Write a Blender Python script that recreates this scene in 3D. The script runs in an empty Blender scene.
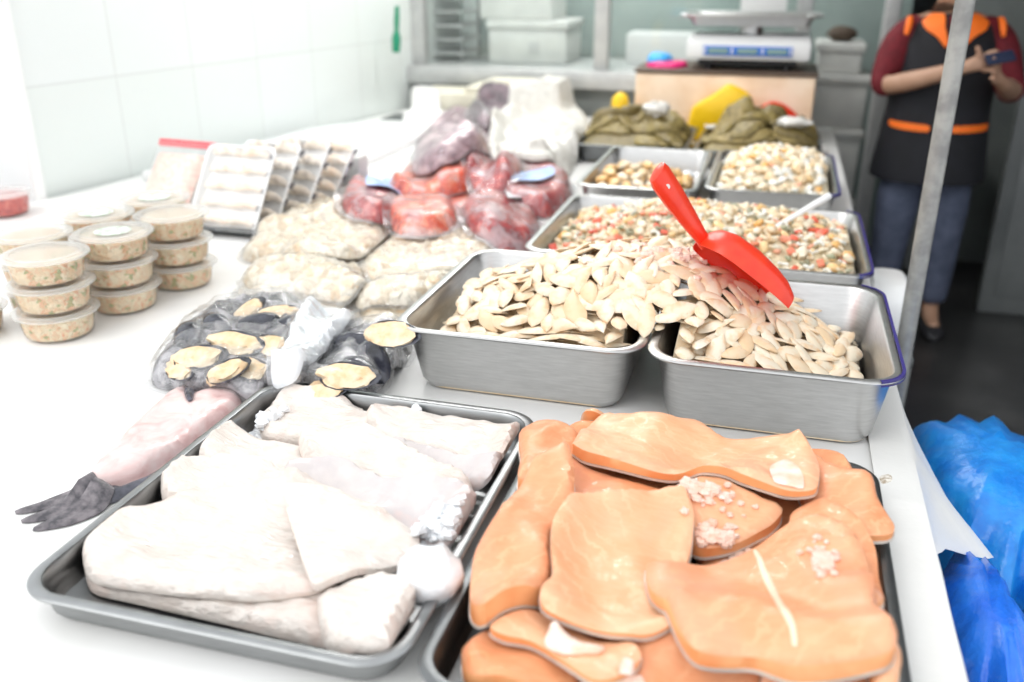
import bpy, math, random
import numpy as np
from math import sin, cos, pi, sqrt, radians, atan2
from mathutils import Vector, Matrix, noise
from mathutils.geometry import delaunay_2d_cdt

random.seed(7)
rng = np.random.RandomState(7)
SC = bpy.context.scene
COL = SC.collection
T = 0.78                      # table top height

# ------------------------------------------------------------ camera numbers
F = 921.0; TH = radians(22.37); YAW = radians(15.87); CH = 1.48
_sh, _ch = sin(YAW), cos(YAW)
_fw = Vector((-_sh*cos(TH), _ch*cos(TH), -sin(TH)))
_rt = Vector((_ch, _sh, 0)); _up = Vector((-_sh*sin(TH), _ch*sin(TH), cos(TH)))
def ray(u, v):
    return _fw + _rt*((u-512)/F) + _up*((341-v)/F)
def at(u, v, z):
    d = ray(u, v); t = (z-CH)/d.z
    return (d.x*t, d.y*t)
def aty(u, v, y):
    d = ray(u, v); t = y/d.y
    return (d.x*t, y, CH+d.z*t)
def px(pts, z):
    return [at(u, v, z) for u, v in pts]

# ------------------------------------------------------------ materials
def lin(c):
    return tuple((x/12.92 if x <= .04045 else ((x+.055)/1.055)**2.4) for x in c)
def hexc(r, g, b): return lin((r/255, g/255, b/255))
class NT:
    def __init__(s, name):
        s.m = bpy.data.materials.new(name); s.m.use_nodes = True
        s.t = s.m.node_tree; s.n = s.t.nodes; s.b = s.n['Principled BSDF']; s.out = s.n['Material Output']
    def new(s, k, **kw):
        n = s.n.new(k)
        for a, v in kw.items(): setattr(n, a, v)
        return n
    def link(s, a, b): s.t.links.new(a, b)
    def coord(s, scale=(1,1,1), rot=(0,0,0), kind='Object'):
        tc = s.new('ShaderNodeTexCoord'); mp = s.new('ShaderNodeMapping')
        mp.inputs['Scale'].default_value = scale; mp.inputs['Rotation'].default_value = rot
        s.link(tc.outputs[kind], mp.inputs['Vector']); return mp.outputs['Vector']
    def noise(s, vec, scale, detail=3, rough=.55, dist=0):
        n = s.new('ShaderNodeTexNoise'); s.link(vec, n.inputs['Vector'])
        n.inputs['Scale'].default_value = scale; n.inputs['Detail'].default_value = detail
        n.inputs['Roughness'].default_value = rough; n.inputs['Distortion'].default_value = dist
        return n.outputs['Fac']
    def ramp(s, fac, stops):
        r = s.new('ShaderNodeValToRGB'); e = r.color_ramp.elements
        while len(e) < len(stops): e.new(.5)
        for i, (p, c) in enumerate(stops):
            e[i].position = p; e[i].color = (c[0], c[1], c[2], 1)
        s.link(fac, r.inputs['Fac']); return r.outputs['Color']
    def mix(s, fac, a, b, mode='MIX'):
        m = s.new('ShaderNodeMix', data_type='RGBA', blend_type=mode)
        for sock, v in ((m.inputs[0], fac), (m.inputs[6], a), (m.inputs[7], b)):
            if hasattr(v, 'is_output'): s.link(v, sock)
            elif isinstance(v, (int, float)): sock.default_value = v
            else: sock.default_value = (v[0], v[1], v[2], 1)
        return m.outputs[2]
    def bump(s, fac, strength=.3, dist=.002):
        b = s.new('ShaderNodeBump'); b.inputs['Strength'].default_value = strength
        b.inputs['Distance'].default_value = dist
        s.link(fac, b.inputs['Height']); s.link(b.outputs['Normal'], s.b.inputs['Normal'])
    def col(s, v):
        if hasattr(v, 'is_output'): s.link(v, s.b.inputs['Base Color'])
        else: s.b.inputs['Base Color'].default_value = (v[0], v[1], v[2], 1)
    def set(s, rough=.5, metal=0, spec=.5, sss=0, sssr=(.01,.006,.003), coat=0):
        s.b.inputs['Roughness'].default_value = rough; s.b.inputs['Metallic'].default_value = metal
        s.b.inputs['Specular IOR Level'].default_value = spec
        s.b.inputs['Coat Weight'].default_value = coat
        if sss:
            s.b.inputs['Subsurface Weight'].default_value = sss
            s.b.inputs['Subsurface Radius'].default_value = sssr
            s.b.inputs['Subsurface Scale'].default_value = 1.0
        return s

def M_plain(name, c, rough=.5, metal=0, spec=.5, c2=None, scale=20, bump=0, bscale=60, bdist=.002, coat=0, detail=3, stops=(.35,.65)):
    k = NT(name); k.set(rough, metal, spec, coat=coat)
    v = k.coord()
    if c2 is not None: k.col(k.ramp(k.noise(v, scale, detail), [(stops[0], c), (stops[1], c2)]))
    else: k.col(c)
    if bump: k.bump(k.noise(v, bscale, 4), bump, bdist)
    return k.m
def M_rand(name, cols, rough=.45, bump=.25, bscale=120, vein=None, spec=.5):
    """colour differs from copy to copy, with a soft mottling"""
    k = NT(name); k.set(rough, 0, spec); v = k.coord()
    oi = k.new('ShaderNodeObjectInfo')
    n = len(cols)
    c = k.ramp(oi.outputs['Random'], [((i+.5)/n, x) for i, x in enumerate(cols)])
    if vein is not None:
        f = k.ramp(k.noise(v, 45, 3), [(.45, (0,0,0)), (.7, (1,1,1))])
        c = k.mix(f, c, vein)
    k.col(c); k.bump(k.noise(v, bscale, 4), bump, .0015)
    return k.m
def M_film(name, tint=(1,1,1), haze=.12, hazecol=(.9,.92,.95), rough=.12, bump=.5, bscale=35, gloss=.14, patchy=0):
    """thin clear plastic film: mostly see-through, glossy, slightly milky"""
    k = NT(name); v = k.coord()
    k.n.remove(k.b)
    tr = k.new('ShaderNodeBsdfTransparent'); tr.inputs['Color'].default_value = (*tint, 1)
    df = k.new('ShaderNodeBsdfDiffuse'); df.inputs['Color'].default_value = (*hazecol, 1)
    gl = k.new('ShaderNodeBsdfGlossy'); gl.inputs['Roughness'].default_value = rough
    bp = k.new('ShaderNodeBump'); bp.inputs['Strength'].default_value = bump; bp.inputs['Distance'].default_value = .004
    k.link(k.noise(v, bscale, 4, .6, 1.2), bp.inputs['Height'])
    k.link(bp.outputs['Normal'], gl.inputs['Normal'])
    m1 = k.new('ShaderNodeMixShader'); m1.inputs[0].default_value = haze
    tl = k.new('ShaderNodeBsdfTranslucent'); tl.inputs['Color'].default_value = (*hazecol, 1)
    dm = k.new('ShaderNodeMixShader'); dm.inputs[0].default_value = .5; k.link(df.outputs[0], dm.inputs[1]); k.link(tl.outputs[0], dm.inputs[2])
    if patchy:
        pf = k.ramp(k.noise(v, patchy, 3, .6, .5), [(.45, (haze*.4,)*3), (.66, (min(haze*5, .75),)*3)]); k.link(pf, m1.inputs[0])
    k.link(tr.outputs[0], m1.inputs[1]); k.link(dm.outputs[0], m1.inputs[2])
    fr = k.new('ShaderNodeFresnel'); fr.inputs['IOR'].default_value = 1.45
    k.link(bp.outputs['Normal'], fr.inputs['Normal'])
    ad = k.new('ShaderNodeMath', operation='MULTIPLY_ADD'); ad.inputs[1].default_value = .9; ad.inputs[2].default_value = gloss*.25
    ad.use_clamp = True
    k.link(fr.outputs[0], ad.inputs[0])
    m2 = k.new('ShaderNodeMixShader')
    ge = k.new('ShaderNodeNewGeometry'); sb = k.new('ShaderNodeMath', operation='SUBTRACT'); sb.inputs[0].default_value = 1
    k.link(ge.outputs['Backfacing'], sb.inputs[1]); mu = k.new('ShaderNodeMath', operation='MULTIPLY')
    k.link(ad.outputs[0], mu.inputs[0]); k.link(sb.outputs[0], mu.inputs[1])
    k.link(mu.outputs[0], m2.inputs[0]); k.link(m1.outputs[0], m2.inputs[1]); k.link(gl.outputs[0], m2.inputs[2])
    k.link(m2.outputs[0], k.out.inputs['Surface'])
    return k.m

def M_steel(name, c=(.56,.56,.555), rough=.33):
    k = NT(name); k.set(rough, 1.0); v = k.coord((1,1,9))
    k.col(k.ramp(k.noise(v, 30, 4), [(.3, tuple(x*.9 for x in c)), (.7, tuple(x*1.08 for x in c))]))
    v2 = k.coord((1,1,1)); k.bump(k.noise(v2, 25, 3), .06, .004)
    return k.m

W = {}
def build_materials():
    W['steel'] = M_steel('brushed_steel')
    W['steel_dark'] = M_steel('worn_dark_steel', (.20,.21,.215), .38)
    W['purple'] = M_plain('purple_edge_film', hexc(50,42,118), .35)
    W['table'] = M_plain('white_table_cover', (.86,.86,.85), .35, c2=(.80,.80,.78), scale=5, bump=.05, bscale=14, bdist=.004)
    W['white_plastic'] = M_plain('white_plastic', (.84,.85,.85), .3)
    W['white_sheet'] = M_plain('white_plastic_sheet', (.82,.82,.80), .35, bump=.3, bscale=18, bdist=.006)
    W['foam'] = M_plain('white_foam', (.72,.73,.70), .75, c2=(.64,.65,.63), scale=9, bump=.2, bscale=180)
    W['foam_cream'] = M_plain('cream_board', (.72,.69,.58), .6, c2=(.66,.62,.50), scale=7)
    # tiled wall
    k = NT('pale_wall_tiles'); k.set(.3); v = k.coord((1,1,1), (-pi/2,0,0))
    b = k.new('ShaderNodeTexBrick'); k.link(v, b.inputs['Vector'])
    b.offset = 0; b.inputs['Color1'].default_value = (.74,.79,.77,1); b.inputs['Color2'].default_value = (.77,.81,.81,1)
    b.inputs['Mortar'].default_value = (.64,.67,.66,1); b.inputs['Scale'].default_value = 1
    b.inputs['Mortar Size'].default_value = .003; b.inputs['Mortar Smooth'].default_value = .3
    b.inputs['Brick Width'].default_value = .36; b.inputs['Row Height'].default_value = .56
    k.col(b.outputs['Color']); k.bump(b.outputs['Fac'], -.2, .002)
    W['tiles'] = k.m
    W['grey_wall'] = M_plain('grey_painted_wall', hexc(150,156,154), .6, c2=hexc(120,126,125), scale=2.2)
    W['dark_wall'] = M_plain('dark_grey_wall', hexc(112,116,117), .6, c2=hexc(78,82,84), scale=2)
    W['glass_wall'] = M_plain('grey_green_wall', hexc(172,186,182), .6, c2=hexc(140,158,154), scale=1.6)
    k = NT('wet_concrete_floor'); k.set(.32); v = k.coord()
    k.col(k.ramp(k.noise(v, 2.5, 6), [(.3, hexc(38,37,38)), (.55, hexc(56,56,57)), (.75, hexc(82,82,82))]))
    k.bump(k.noise(v, 40, 5), .25, .004); W['floor'] = k.m
    W['street'] = M_plain('pale_concrete', (.62,.62,.60), .8, c2=(.52,.52,.5), scale=3)
    W['ceiling'] = M_plain('ceiling_board', (.72,.73,.72), .7)
    W['alu'] = M_plain('aluminium', (.60,.61,.60), .42, .35, c2=(.50,.51,.51), scale=12)
    W['galv'] = M_plain('galvanised_steel', hexc(168,168,164), .48, .45, c2=hexc(138,138,136), scale=26, bump=.1, bscale=80)
    W['panel'] = M_plain('grey_metal_panel', hexc(128,132,132), .45, .2, c2=hexc(108,112,113), scale=3)
    W['stain'] = M_plain('dried_brown_stain', hexc(176,160,140), .6, c2=hexc(236,232,224), scale=160, stops=(.4,.6))
    W['black'] = M_plain('black_plastic', (.012,.012,.014), .4)
    W['glass'] = M_film('window_glass', (.97,.985,.98), .05, (.8,.86,.84), .03, .0, 5, .1)
    W['film'] = M_film('clear_film', haze=.10)
    W['film_milky'] = M_film('milky_film', haze=.16, hazecol=(.95,.94,.92), gloss=.25, bump=.8, bscale=45)
    W['film_frost'] = M_film('frosted_film', haze=.09, hazecol=(.93,.94,.97), gloss=.3, bump=.9, bscale=50)
    W['film_pack'] = M_film('vacuum_film', haze=.13, hazecol=(.90,.91,.95), gloss=.25, bump=.8, bscale=40, patchy=15)
    W['lid'] = M_film('clear_lid', haze=.30, hazecol=(.92,.94,.93), rough=.12, bump=.15, bscale=14)
    W['tub'] = M_film('clear_tub_plastic', haze=.05, hazecol=(.9,.9,.88), rough=.1, bump=.1)
    W['red_plastic'] = M_plain('red_plastic', hexc(232,48,20), .36, c2=hexc(238,62,28), scale=30, coat=.15)
    # salmon flesh
    def salmon(name, rot, a=(.80,.315,.125), bcol=(.90,.50,.26)):
        k = NT(name); k.set(.42, 0, .4, coat=.12); v = k.coord((1,1,1), (0,0,rot))
        w = k.new('ShaderNodeTexWave'); w.wave_type = 'BANDS'; w.bands_direction = 'X'
        k.link(v, w.inputs['Vector']); w.inputs['Scale'].default_value = 13
        w.inputs['Distortion'].default_value = 11; w.inputs['Detail'].default_value = 4
        w.inputs['Detail Scale'].default_value = 1.6; w.inputs['Detail Roughness'].default_value = .65
        big = k.ramp(k.noise(v, 8, 5, .6, .6), [(.28, a), (.5, tuple(.62*x+.38*y for x, y in zip(a, bcol))), (.74, bcol)])
        st = k.ramp(w.outputs['Fac'], [(.72, (0,0,0)), (1.0, (.6,.6,.6))])
        patchy = k.ramp(k.noise(v, 13, 2), [(.42, (0,0,0)), (.6, (1,1,1))])
        st = k.mix(.9, st, patchy, 'MULTIPLY')
        pk = k.ramp(k.noise(k.coord((1.3,1,1), (.3,.2,rot+1)), 5.5, 3), [(.48, (0,0,0)), (.66, (.55,.55,.55))])
        big = k.mix(pk, big, (.83,.40,.27))
        fs = k.ramp(k.noise(k.coord((1,7,1), (0,0,rot+.4)), 42, 3), [(.40, (0,0,0)), (.7, (.30,.30,.30))])
        big = k.mix(fs, big, bcol)
        c = k.mix(st, big, tuple(min(x*1.08, .95) for x in bcol))
        k.col(c)
        k.bump(k.noise(k.coord((1,3,1), (0,0,rot)), 24, 4), .35, .004)
        return k.m
    W['salmon_cut'] = M_plain('salmon_cut_face', (.78,.28,.10), .38, c2=(.84,.43,.20), scale=16, bump=.3, bscale=60, coat=.1)
    W['salmon'] = [salmon('salmon_flesh_%s' % n, r, a, b) for n, r, a, b in (
        ('orange', .6, (.77,.28,.125), (.83,.44,.25)), ('pale', 2.2, (.80,.36,.18), (.86,.53,.33)), ('deep', 1.3, (.76,.25,.10), (.82,.41,.21)))]
    W['steel_mid'] = M_steel('grey_steel', (.34,.35,.355), .34)
    W['skin'] = M_plain('silver_fish_skin', (.50,.48,.46), .3, .2, c2=(.72,.66,.60), scale=25)
    W['belly'] = M_plain('white_belly_fat', (.86,.74,.66), .4, c2=(.86,.56,.40), scale=42, stops=(.42,.66))
    W['fat'] = M_plain('pale_fat_line', (.90,.70,.52), .4)
    # white fish flesh
    k = NT('white_fish_flesh'); k.set(.38, 0, .5, coat=.2); v = k.coord()
    c = k.ramp(k.noise(v, 14, 5, .6, .8), [(.3, (.73,.64,.575)), (.5, (.80,.74,.685)), (.75, (.76,.60,.53))])
    k.col(c); k.bump(k.noise(k.coord((1,3.5,1), (0,0,.5)), 26, 6), .9, .010); W['whitefish'] = k.m
    k = NT('pale_belly_flesh'); k.set(.3, 0, .5, coat=.3); v = k.coord()
    k.col(k.ramp(k.noise(v, 18, 5), [(.3, (.70,.65,.63)), (.55, (.60,.56,.56)), (.75, (.72,.54,.50))]))
    k.bump(k.noise(v, 40, 5), .4, .004); W['bellyfish'] = k.m
    W['ice'] = M_plain('crushed_ice', (.90,.92,.94), .12, c2=(.80,.84,.88), scale=60, coat=.5, bump=.5, bscale=150)
    W['wet_ice'] = M_plain('wet_ice_bits', (.86,.70,.62), .12, c2=(.84,.58,.46), scale=60, coat=.4)
    W['fish_ice'] = M_plain('cloudy_ice_bits', (.84,.86,.88), .12, c2=(.74,.77,.80), scale=60, coat=.4)
    # pink fish
    k = NT('pink_fish_flesh'); k.set(.3, 0, .5, coat=.3); v = k.coord()
    k.col(k.ramp(k.noise(v, 16, 5, .6, 1), [(.25, (.62,.34,.33)), (.45, (.78,.55,.53)), (.62, (.82,.66,.64)), (.8, (.68,.36,.36))]))
    k.bump(k.noise(v, 60, 4), .4, .003); W['pinkfish'] = k.m
    W['fin'] = M_plain('grey_fin', hexc(66,64,70), .45, c2=hexc(128,122,126), scale=70, bump=.4, bscale=130)
    W['darkskin'] = M_plain('dark_fish_skin', hexc(40,42,50), .3, c2=hexc(95,96,108), scale=40)
    # clam slices
    W['slice'] = M_rand('ivory_clam_meat', [(.78,.68,.52), (.80,.73,.60), (.77,.62,.43), (.81,.75,.63), (.75,.56,.35), (.80,.72,.58)], .42, .5, 70, (.76,.52,.30))
    W['slice_fill'] = M_plain('ivory_clam_meat_pile', (.76,.66,.50), .45, c2=(.72,.54,.34), scale=50, bump=.3)
    W['chunk'] = M_rand('cream_seafood', [(.82,.73,.55), (.86,.80,.67), (.80,.62,.38), (.76,.70,.55), (.85,.77,.60)], .4, .4, 140, (.74,.50,.26))
    W['crab'] = M_rand('red_crab_stick', [(.74,.13,.07), (.80,.28,.16), (.68,.10,.06), (.84,.42,.28)], .4, .3, 160)
    W['orange'] = M_rand('orange_mussel_meat', [(.84,.48,.16), (.82,.56,.26), (.86,.64,.34)], .4, .35, 110, (.60,.34,.14))
    W['greenish'] = M_rand('grey_green_seafood', [(.34,.35,.22), (.48,.46,.34), (.26,.25,.16)], .45, .35, 140)
    W['glassy'] = M_rand('pale_grey_squid', [(.78,.78,.72), (.72,.72,.66), (.82,.80,.74)], .3, .35, 140)
    W['mix_fill'] = M_plain('mixed_seafood_pile', (.78,.66,.46), .45, c2=(.50,.42,.26), scale=90, bump=.5, bscale=120, bdist=.004)
    W['mix_fill2'] = M_plain('pale_seafood_pile', (.78,.70,.52), .45, c2=(.62,.55,.40), scale=90, bump=.5, bscale=120, bdist=.004)
    W['olive'] = M_rand('olive_dried_leaf', [hexc(140,124,72), hexc(124,110,64), hexc(156,138,86), hexc(114,100,58)], .5, .5, 60, hexc(98,84,48))
    # bag contents
    def pieces(name, scale, stops, bump=.8, dist=.006):
        k = NT(name); k.set(.4); v = k.coord()
        vo = k.new('ShaderNodeTexVoronoi'); vo.inputs['Scale'].default_value = scale; vo.inputs['Randomness'].default_value = 1
        wn = k.new('ShaderNodeTexNoise'); wn.inputs['Scale'].default_value = scale*.8; k.link(v, wn.inputs['Vector'])
        vm = k.new('ShaderNodeMix', data_type='VECTOR'); vm.inputs[0].default_value = .035
        k.link(v, vm.inputs[4]); k.link(wn.outputs['Color'], vm.inputs[5]); k.link(vm.outputs[1], vo.inputs['Vector'])
        sp = k.new('ShaderNodeSeparateColor'); k.link(vo.outputs['Color'], sp.inputs[0])
        c = k.ramp(sp.outputs[0], stops)
        k.col(c); iv = k.new('ShaderNodeMath', operation='SUBTRACT'); iv.inputs[0].default_value = 1; k.link(vo.outputs['Distance'], iv.inputs[1])
        k.bump(iv.outputs[0], bump, dist); return k.m
    W['chopped'] = pieces('pale_chopped_seafood', 42, [(0, (.60,.46,.30)), (.18, (.78,.68,.52)), (.45, (.84,.78,.66)), (.75, (.80,.72,.56)), (.92, (.80,.58,.34)), (1, (.66,.62,.54))], 1.0, .012)
    k = NT('red_fish_meat'); k.set(.35); v = k.coord()
    k.col(k.ramp(k.noise(v, 17, 4, .6, 1.5), [(.3, (.20,.012,.016)), (.52, (.40,.025,.028)), (.62, (.58,.10,.08)), (.74, (.80,.55,.52))]))
    W['redmeat'] = k.m
    k = NT('orange_fish_meat'); k.set(.35); v = k.coord()
    k.col(k.ramp(k.noise(v, 15, 4, .6, 1.5), [(.3, (.34,.02,.02)), (.46, (.72,.09,.03)), (.58, (.80,.22,.10)), (.70, (.84,.62,.56))]))
    W['orangemeat'] = k.m
    k = NT('grey_octopus_meat'); k.set(.35); v = k.coord()
    k.col(k.ramp(k.noise(v, 14, 4, .6, 1.5), [(.3, hexc(92,74,84)), (.45, hexc(150,122,130)), (.6, hexc(196,172,176)), (.75, hexc(226,208,208))]))
    k.bump(k.noise(v, 40, 4), .7, .008); W['octo'] = k.m
    W['whitebag'] = M_plain('white_bag_plastic', (.68,.67,.635), .35, bump=.9, bscale=14, bdist=.02, c2=(.58,.56,.52), scale=8)
    W['octo_dark'] = M_plain('dark_octopus_meat', hexc(78,62,70), .35, c2=hexc(140,118,126), scale=18, bump=.6, bscale=40, bdist=.008)
    W['shell'] = M_plain('black_mussel_shell', hexc(30,31,38), .2, c2=hexc(74,76,88), scale=30, coat=.4)
    W['meat'] = M_plain('beige_mussel_meat', (.76,.52,.29), .35, c2=(.84,.72,.53), scale=45, bump=.5, bscale=90)
    W['greyfish'] = M_plain('grey_shell_heap', hexc(30,31,38), .25, c2=hexc(172,170,174), scale=30, bump=.8, bscale=60, bdist=.01, detail=6, stops=(.42,.60), coat=.3)
    W['salad'] = pieces('creamy_seafood_salad', 95, [(0, (.80,.36,.18)), (.14, (.86,.60,.36)), (.4, (.90,.78,.56)), (.7, (.86,.66,.42)), (.9, (.84,.46,.26)), (.94, (.40,.42,.18))], .8, .005)
    W['lid_print'] = M_plain('green_lid_print', (.48,.58,.46), .4, c2=(.80,.83,.80), scale=60, stops=(.45,.55))
    k = NT('red_chilli_side_dish'); k.set(.35); v = k.coord()
    k.col(k.ramp(k.noise(v, 60, 4), [(.3, (.32,.02,.02)), (.55, (.60,.08,.06)), (.75, (.72,.28,.2))]))
    W['chilli'] = k.m
    W['shrimp'] = M_rand('pale_shrimp', [(.87,.78,.65), (.88,.74,.60), (.90,.82,.72)], .35, .3, 120, (.84,.60,.42))
    W['pinkshrimp'] = M_plain('pink_shrimp', (.80,.46,.38), .4, c2=(.84,.66,.56), scale=70, bump=.6, bscale=80, bdist=.005, stops=(.4,.6))
    W['ziplock'] = M_plain('red_zip_strip', hexc(226,60,72), .35)
    W['greyshrimp'] = M_rand('greyish_shrimp', [(.76,.66,.54), (.80,.71,.60), (.84,.74,.62)], .35, .3, 120, (.40,.33,.28))
    W['label_blue'] = M_plain('pale_blue_print', hexc(150,180,232), .3, c2=hexc(186,205,240), scale=40)
    W['label_white'] = M_plain('white_print', (.84,.85,.88), .3)
    W['beige_box'] = M_plain('stained_beige_box', hexc(232,196,160), .6, c2=hexc(246,222,196), scale=6, bump=.15, bscale=60, stops=(.3,.6))
    W['box_rim'] = M_plain('dark_box_rim', hexc(96,80,68), .5)
    W['scale_white'] = M_plain('white_scale_housing', (.82,.83,.83), .3)
    W['scale_blue'] = M_plain('blue_scale_panel', hexc(46,112,205), .35)
    W['lcd'] = M_plain('grey_green_display', hexc(128,160,158), .2)
    W['scale_print'] = M_plain('white_scale_print', (.85,.86,.88), .4)
    W['blue_bag'] = M_plain('sky_blue_bag_plastic', hexc(40,150,232), .28, c2=hexc(24,122,215), scale=18, bump=.6, bscale=22, bdist=.01)
    W['deep_blue'] = M_plain('royal_blue_bag_plastic', hexc(48,130,242), .28, c2=hexc(30,108,228), scale=18, bump=.6, bscale=24, bdist=.01)
    W['pink_bag'] = M_plain('pink_bag_plastic', hexc(222,40,120), .3, bump=.5, bscale=25, bdist=.01)
    W['cyan_bag'] = M_plain('light_blue_bag_plastic', hexc(70,170,235), .3, bump=.5, bscale=25, bdist=.01)
    W['yellow'] = M_plain('yellow_plastic', hexc(250,205,30), .35, bump=.3, bscale=25, bdist=.008)
    W['green'] = M_plain('green_plastic', hexc(30,140,105), .35)
    # person
    W['bodyskin'] = M_plain('warm_skin', (.42,.24,.155), .5, c2=(.47,.28,.19), scale=20)
    W['hair'] = M_plain('black_hair', (.012,.01,.01), .45, bump=.5, bscale=120)
    W['shirt'] = M_plain('dark_red_knit', hexc(112,18,32), .8, c2=hexc(94,14,26), scale=40, bump=.2, bscale=200)
    W['vest'] = M_plain('black_vest_cloth', hexc(23,24,32), .75, c2=hexc(17,18,24), scale=14, bump=.2, bscale=60)
    W['orange_trim'] = M_plain('orange_trim_cloth', hexc(255,120,28), .6)
    W['jeans'] = M_plain('blue_grey_denim', hexc(88,96,118), .8, c2=hexc(70,78,98), scale=16, bump=.3, bscale=90)
    W['shoe'] = M_plain('dark_shoe', hexc(34,34,38), .5)
    W['phone'] = M_plain('dark_blue_phone', hexc(36,44,68), .25)
    W['lamp'] = None
    k = NT('lit_tube'); e = k.new('ShaderNodeEmission'); e.inputs['Strength'].default_value = 6
    k.link(e.outputs[0], k.out.inputs['Surface']); W['tube'] = k.m

# ------------------------------------------------------------ object helpers
def tag(o, label, cat, group=None, kind=None):
    if label: o['label'] = label
    if cat: o['category'] = cat
    if group: o['group'] = group
    if kind: o['kind'] = kind
    return o
def mesh_data(name, verts, faces, mats, smooth=True, sharp=radians(40), mi=None):
    me = bpy.data.meshes.new(name)
    me.from_pydata([tuple(v) for v in verts], [], faces)
    for m in (mats if isinstance(mats, (list, tuple)) else [mats]): me.materials.append(m)
    if mi: me.polygons.foreach_set('material_index', mi)
    if smooth:
        me.polygons.foreach_set('use_smooth', [True]*len(me.polygons))
        me.update()
        if sharp: me.set_sharp_from_angle(angle=sharp)
    me.validate(); me.update()
    return me
def mk(name, verts, faces, mat, parent=None, smooth=True, sharp=radians(40), mi=None, local=False):
    """mesh object from world-space verts; origin at its base centre; parent must be unrotated unless local"""
    V = np.array([tuple(v) for v in verts], float)
    if local: c = np.zeros(3)
    else:
        c = (V.min(0)+V.max(0))/2; c[2] = V[:, 2].min()
    me = mesh_data(name, V-c, faces, mat, smooth, sharp, mi)
    o = bpy.data.objects.new(name, me); COL.objects.link(o)
    if parent is not None:
        o.parent = parent
        if not local: o.location = Vector(c)-WP(parent)
    else: o.location = c
    return o
def WP(o):
    p = Vector(o.location)
    while o.parent: o = o.parent; p += Vector(o.location)
    return p
def empty(name, loc, rot=(0,0,0)):
    o = bpy.data.objects.new(name, None); COL.objects.link(o)
    o.location = loc; o.rotation_euler = rot; o.empty_display_size = .05
    return o
def copy_tree(o, loc=None, rot=None, label=None):
    c = o.copy(); COL.objects.link(c)
    if loc is not None: c.location = loc
    if rot is not None: c.rotation_euler = rot
    if label: c['label'] = label
    for ch in list(o.children):
        d = copy_tree(ch); d.parent = c; d.matrix_parent_inverse = ch.matrix_parent_inverse.copy()
    return c

class MB:
    def __init__(s): s.v = []; s.f = []; s.mi = []; s.m = 0
    def add(s, v, f):
        b = len(s.v); s.v += [tuple(x) for x in v]
        s.f += [tuple(b+i for i in q) for q in f]; s.mi += [s.m]*len(f); return s
    def loft(s, loops, cap0=True, cap1=True, closed=True):
        n = len(loops[0]); v = [p for l in loops for p in l]; f = []
        for i in range(len(loops)-1):
            for j in range(n if closed else n-1):
                k = (j+1) % n
                f.append((i*n+j, i*n+k, (i+1)*n+k, (i+1)*n+j))
        if cap0: f.append(tuple(range(n))[::-1])
        if cap1: f.append(tuple(range((len(loops)-1)*n, len(loops)*n)))
        return s.add(v, f)
    def box(s, x0, x1, y0, y1, z0, z1, e=.004, r=None):
        r = r or e
        L = lambda d, z: rrect((x0+x1)/2, (y0+y1)/2, x1-x0-2*d, y1-y0-2*d, max(r-d, .0004), z, 4)
        return s.loft([L(e, z0), L(e*.3, z0+e*.3), L(0, z0+e), L(0, z1-e), L(e*.3, z1-e*.3), L(e, z1)])
    def tube(s, pts, r, n=10, cap=True):
        pts = [Vector(p) for p in pts]; rs = r if isinstance(r, (list, tuple)) else [r]*len(pts)
        loops = []; up = Vector((0,0,1)); prev = None
        for i, p in enumerate(pts):
            t = (pts[min(i+1, len(pts)-1)]-pts[max(i-1, 0)]).normalized()
            if prev is None:
                a = up if abs(t.z) < .9 else Vector((1,0,0))
                u = t.cross(a).normalized()
            else: u = (prev-t*prev.dot(t)).normalized()
            prev = u; w = t.cross(u)
            loops.append([p+(u*cos(2*pi*j/n)+w*sin(2*pi*j/n))*rs[i] for j in range(n)])
        return s.loft(loops, cap, cap)
    def lathe(s, prof, n=32, c=(0,0,0), rib=None):
        loops = []
        for r, z in prof:
            loops.append([(c[0]+cos(2*pi*j/n)*max(r, 1e-5)*(1+(rib(j, z) if rib else 0)), c[1]+sin(2*pi*j/n)*max(r, 1e-5)*(1+(rib(j, z) if rib else 0)), c[2]+z) for j in range(n)])
        return s.loft(loops)
    def blob(s, c, r, n=10, m=7, amp=.15, freq=1.5, seed=0, M=None):
        loops = []
        r = (r, r, r) if not isinstance(r, (tuple, list)) else r
        for i in range(1, m):
            ph = pi*i/m-pi/2
            lp = []
            for j in range(n):
                d = Vector((cos(ph)*cos(2*pi*j/n), cos(ph)*sin(2*pi*j/n), sin(ph)))
                k = 1+amp*noise.noise(d*freq+Vector((seed*3.7, seed*1.3, seed)))*2
                p = Vector((d.x*r[0], d.y*r[1], d.z*r[2]))*k
                if M: p = M @ p
                lp.append(p+Vector(c))
            loops.append(lp)
        return s.loft(loops)
    def obj(s, name, mat, parent=None, **kw):
        if isinstance(mat, (list, tuple)): kw['mi'] = s.mi
        return mk(name, s.v, s.f, mat, parent, **kw)

def rrect(cx, cy, w, d, r, z, n=6):
    r = min(r, w/2-1e-5, d/2-1e-5); L = []
    for (sx, sy, a0) in ((1, 1, 0), (-1, 1, pi/2), (-1, -1, pi), (1, -1, 3*pi/2)):
        for i in range(n+1):
            a = a0+pi/2*i/n
            L.append((cx+sx*(w/2-r)+r*cos(a), cy+sy*(d/2-r)+r*sin(a), z))
    return L

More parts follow.
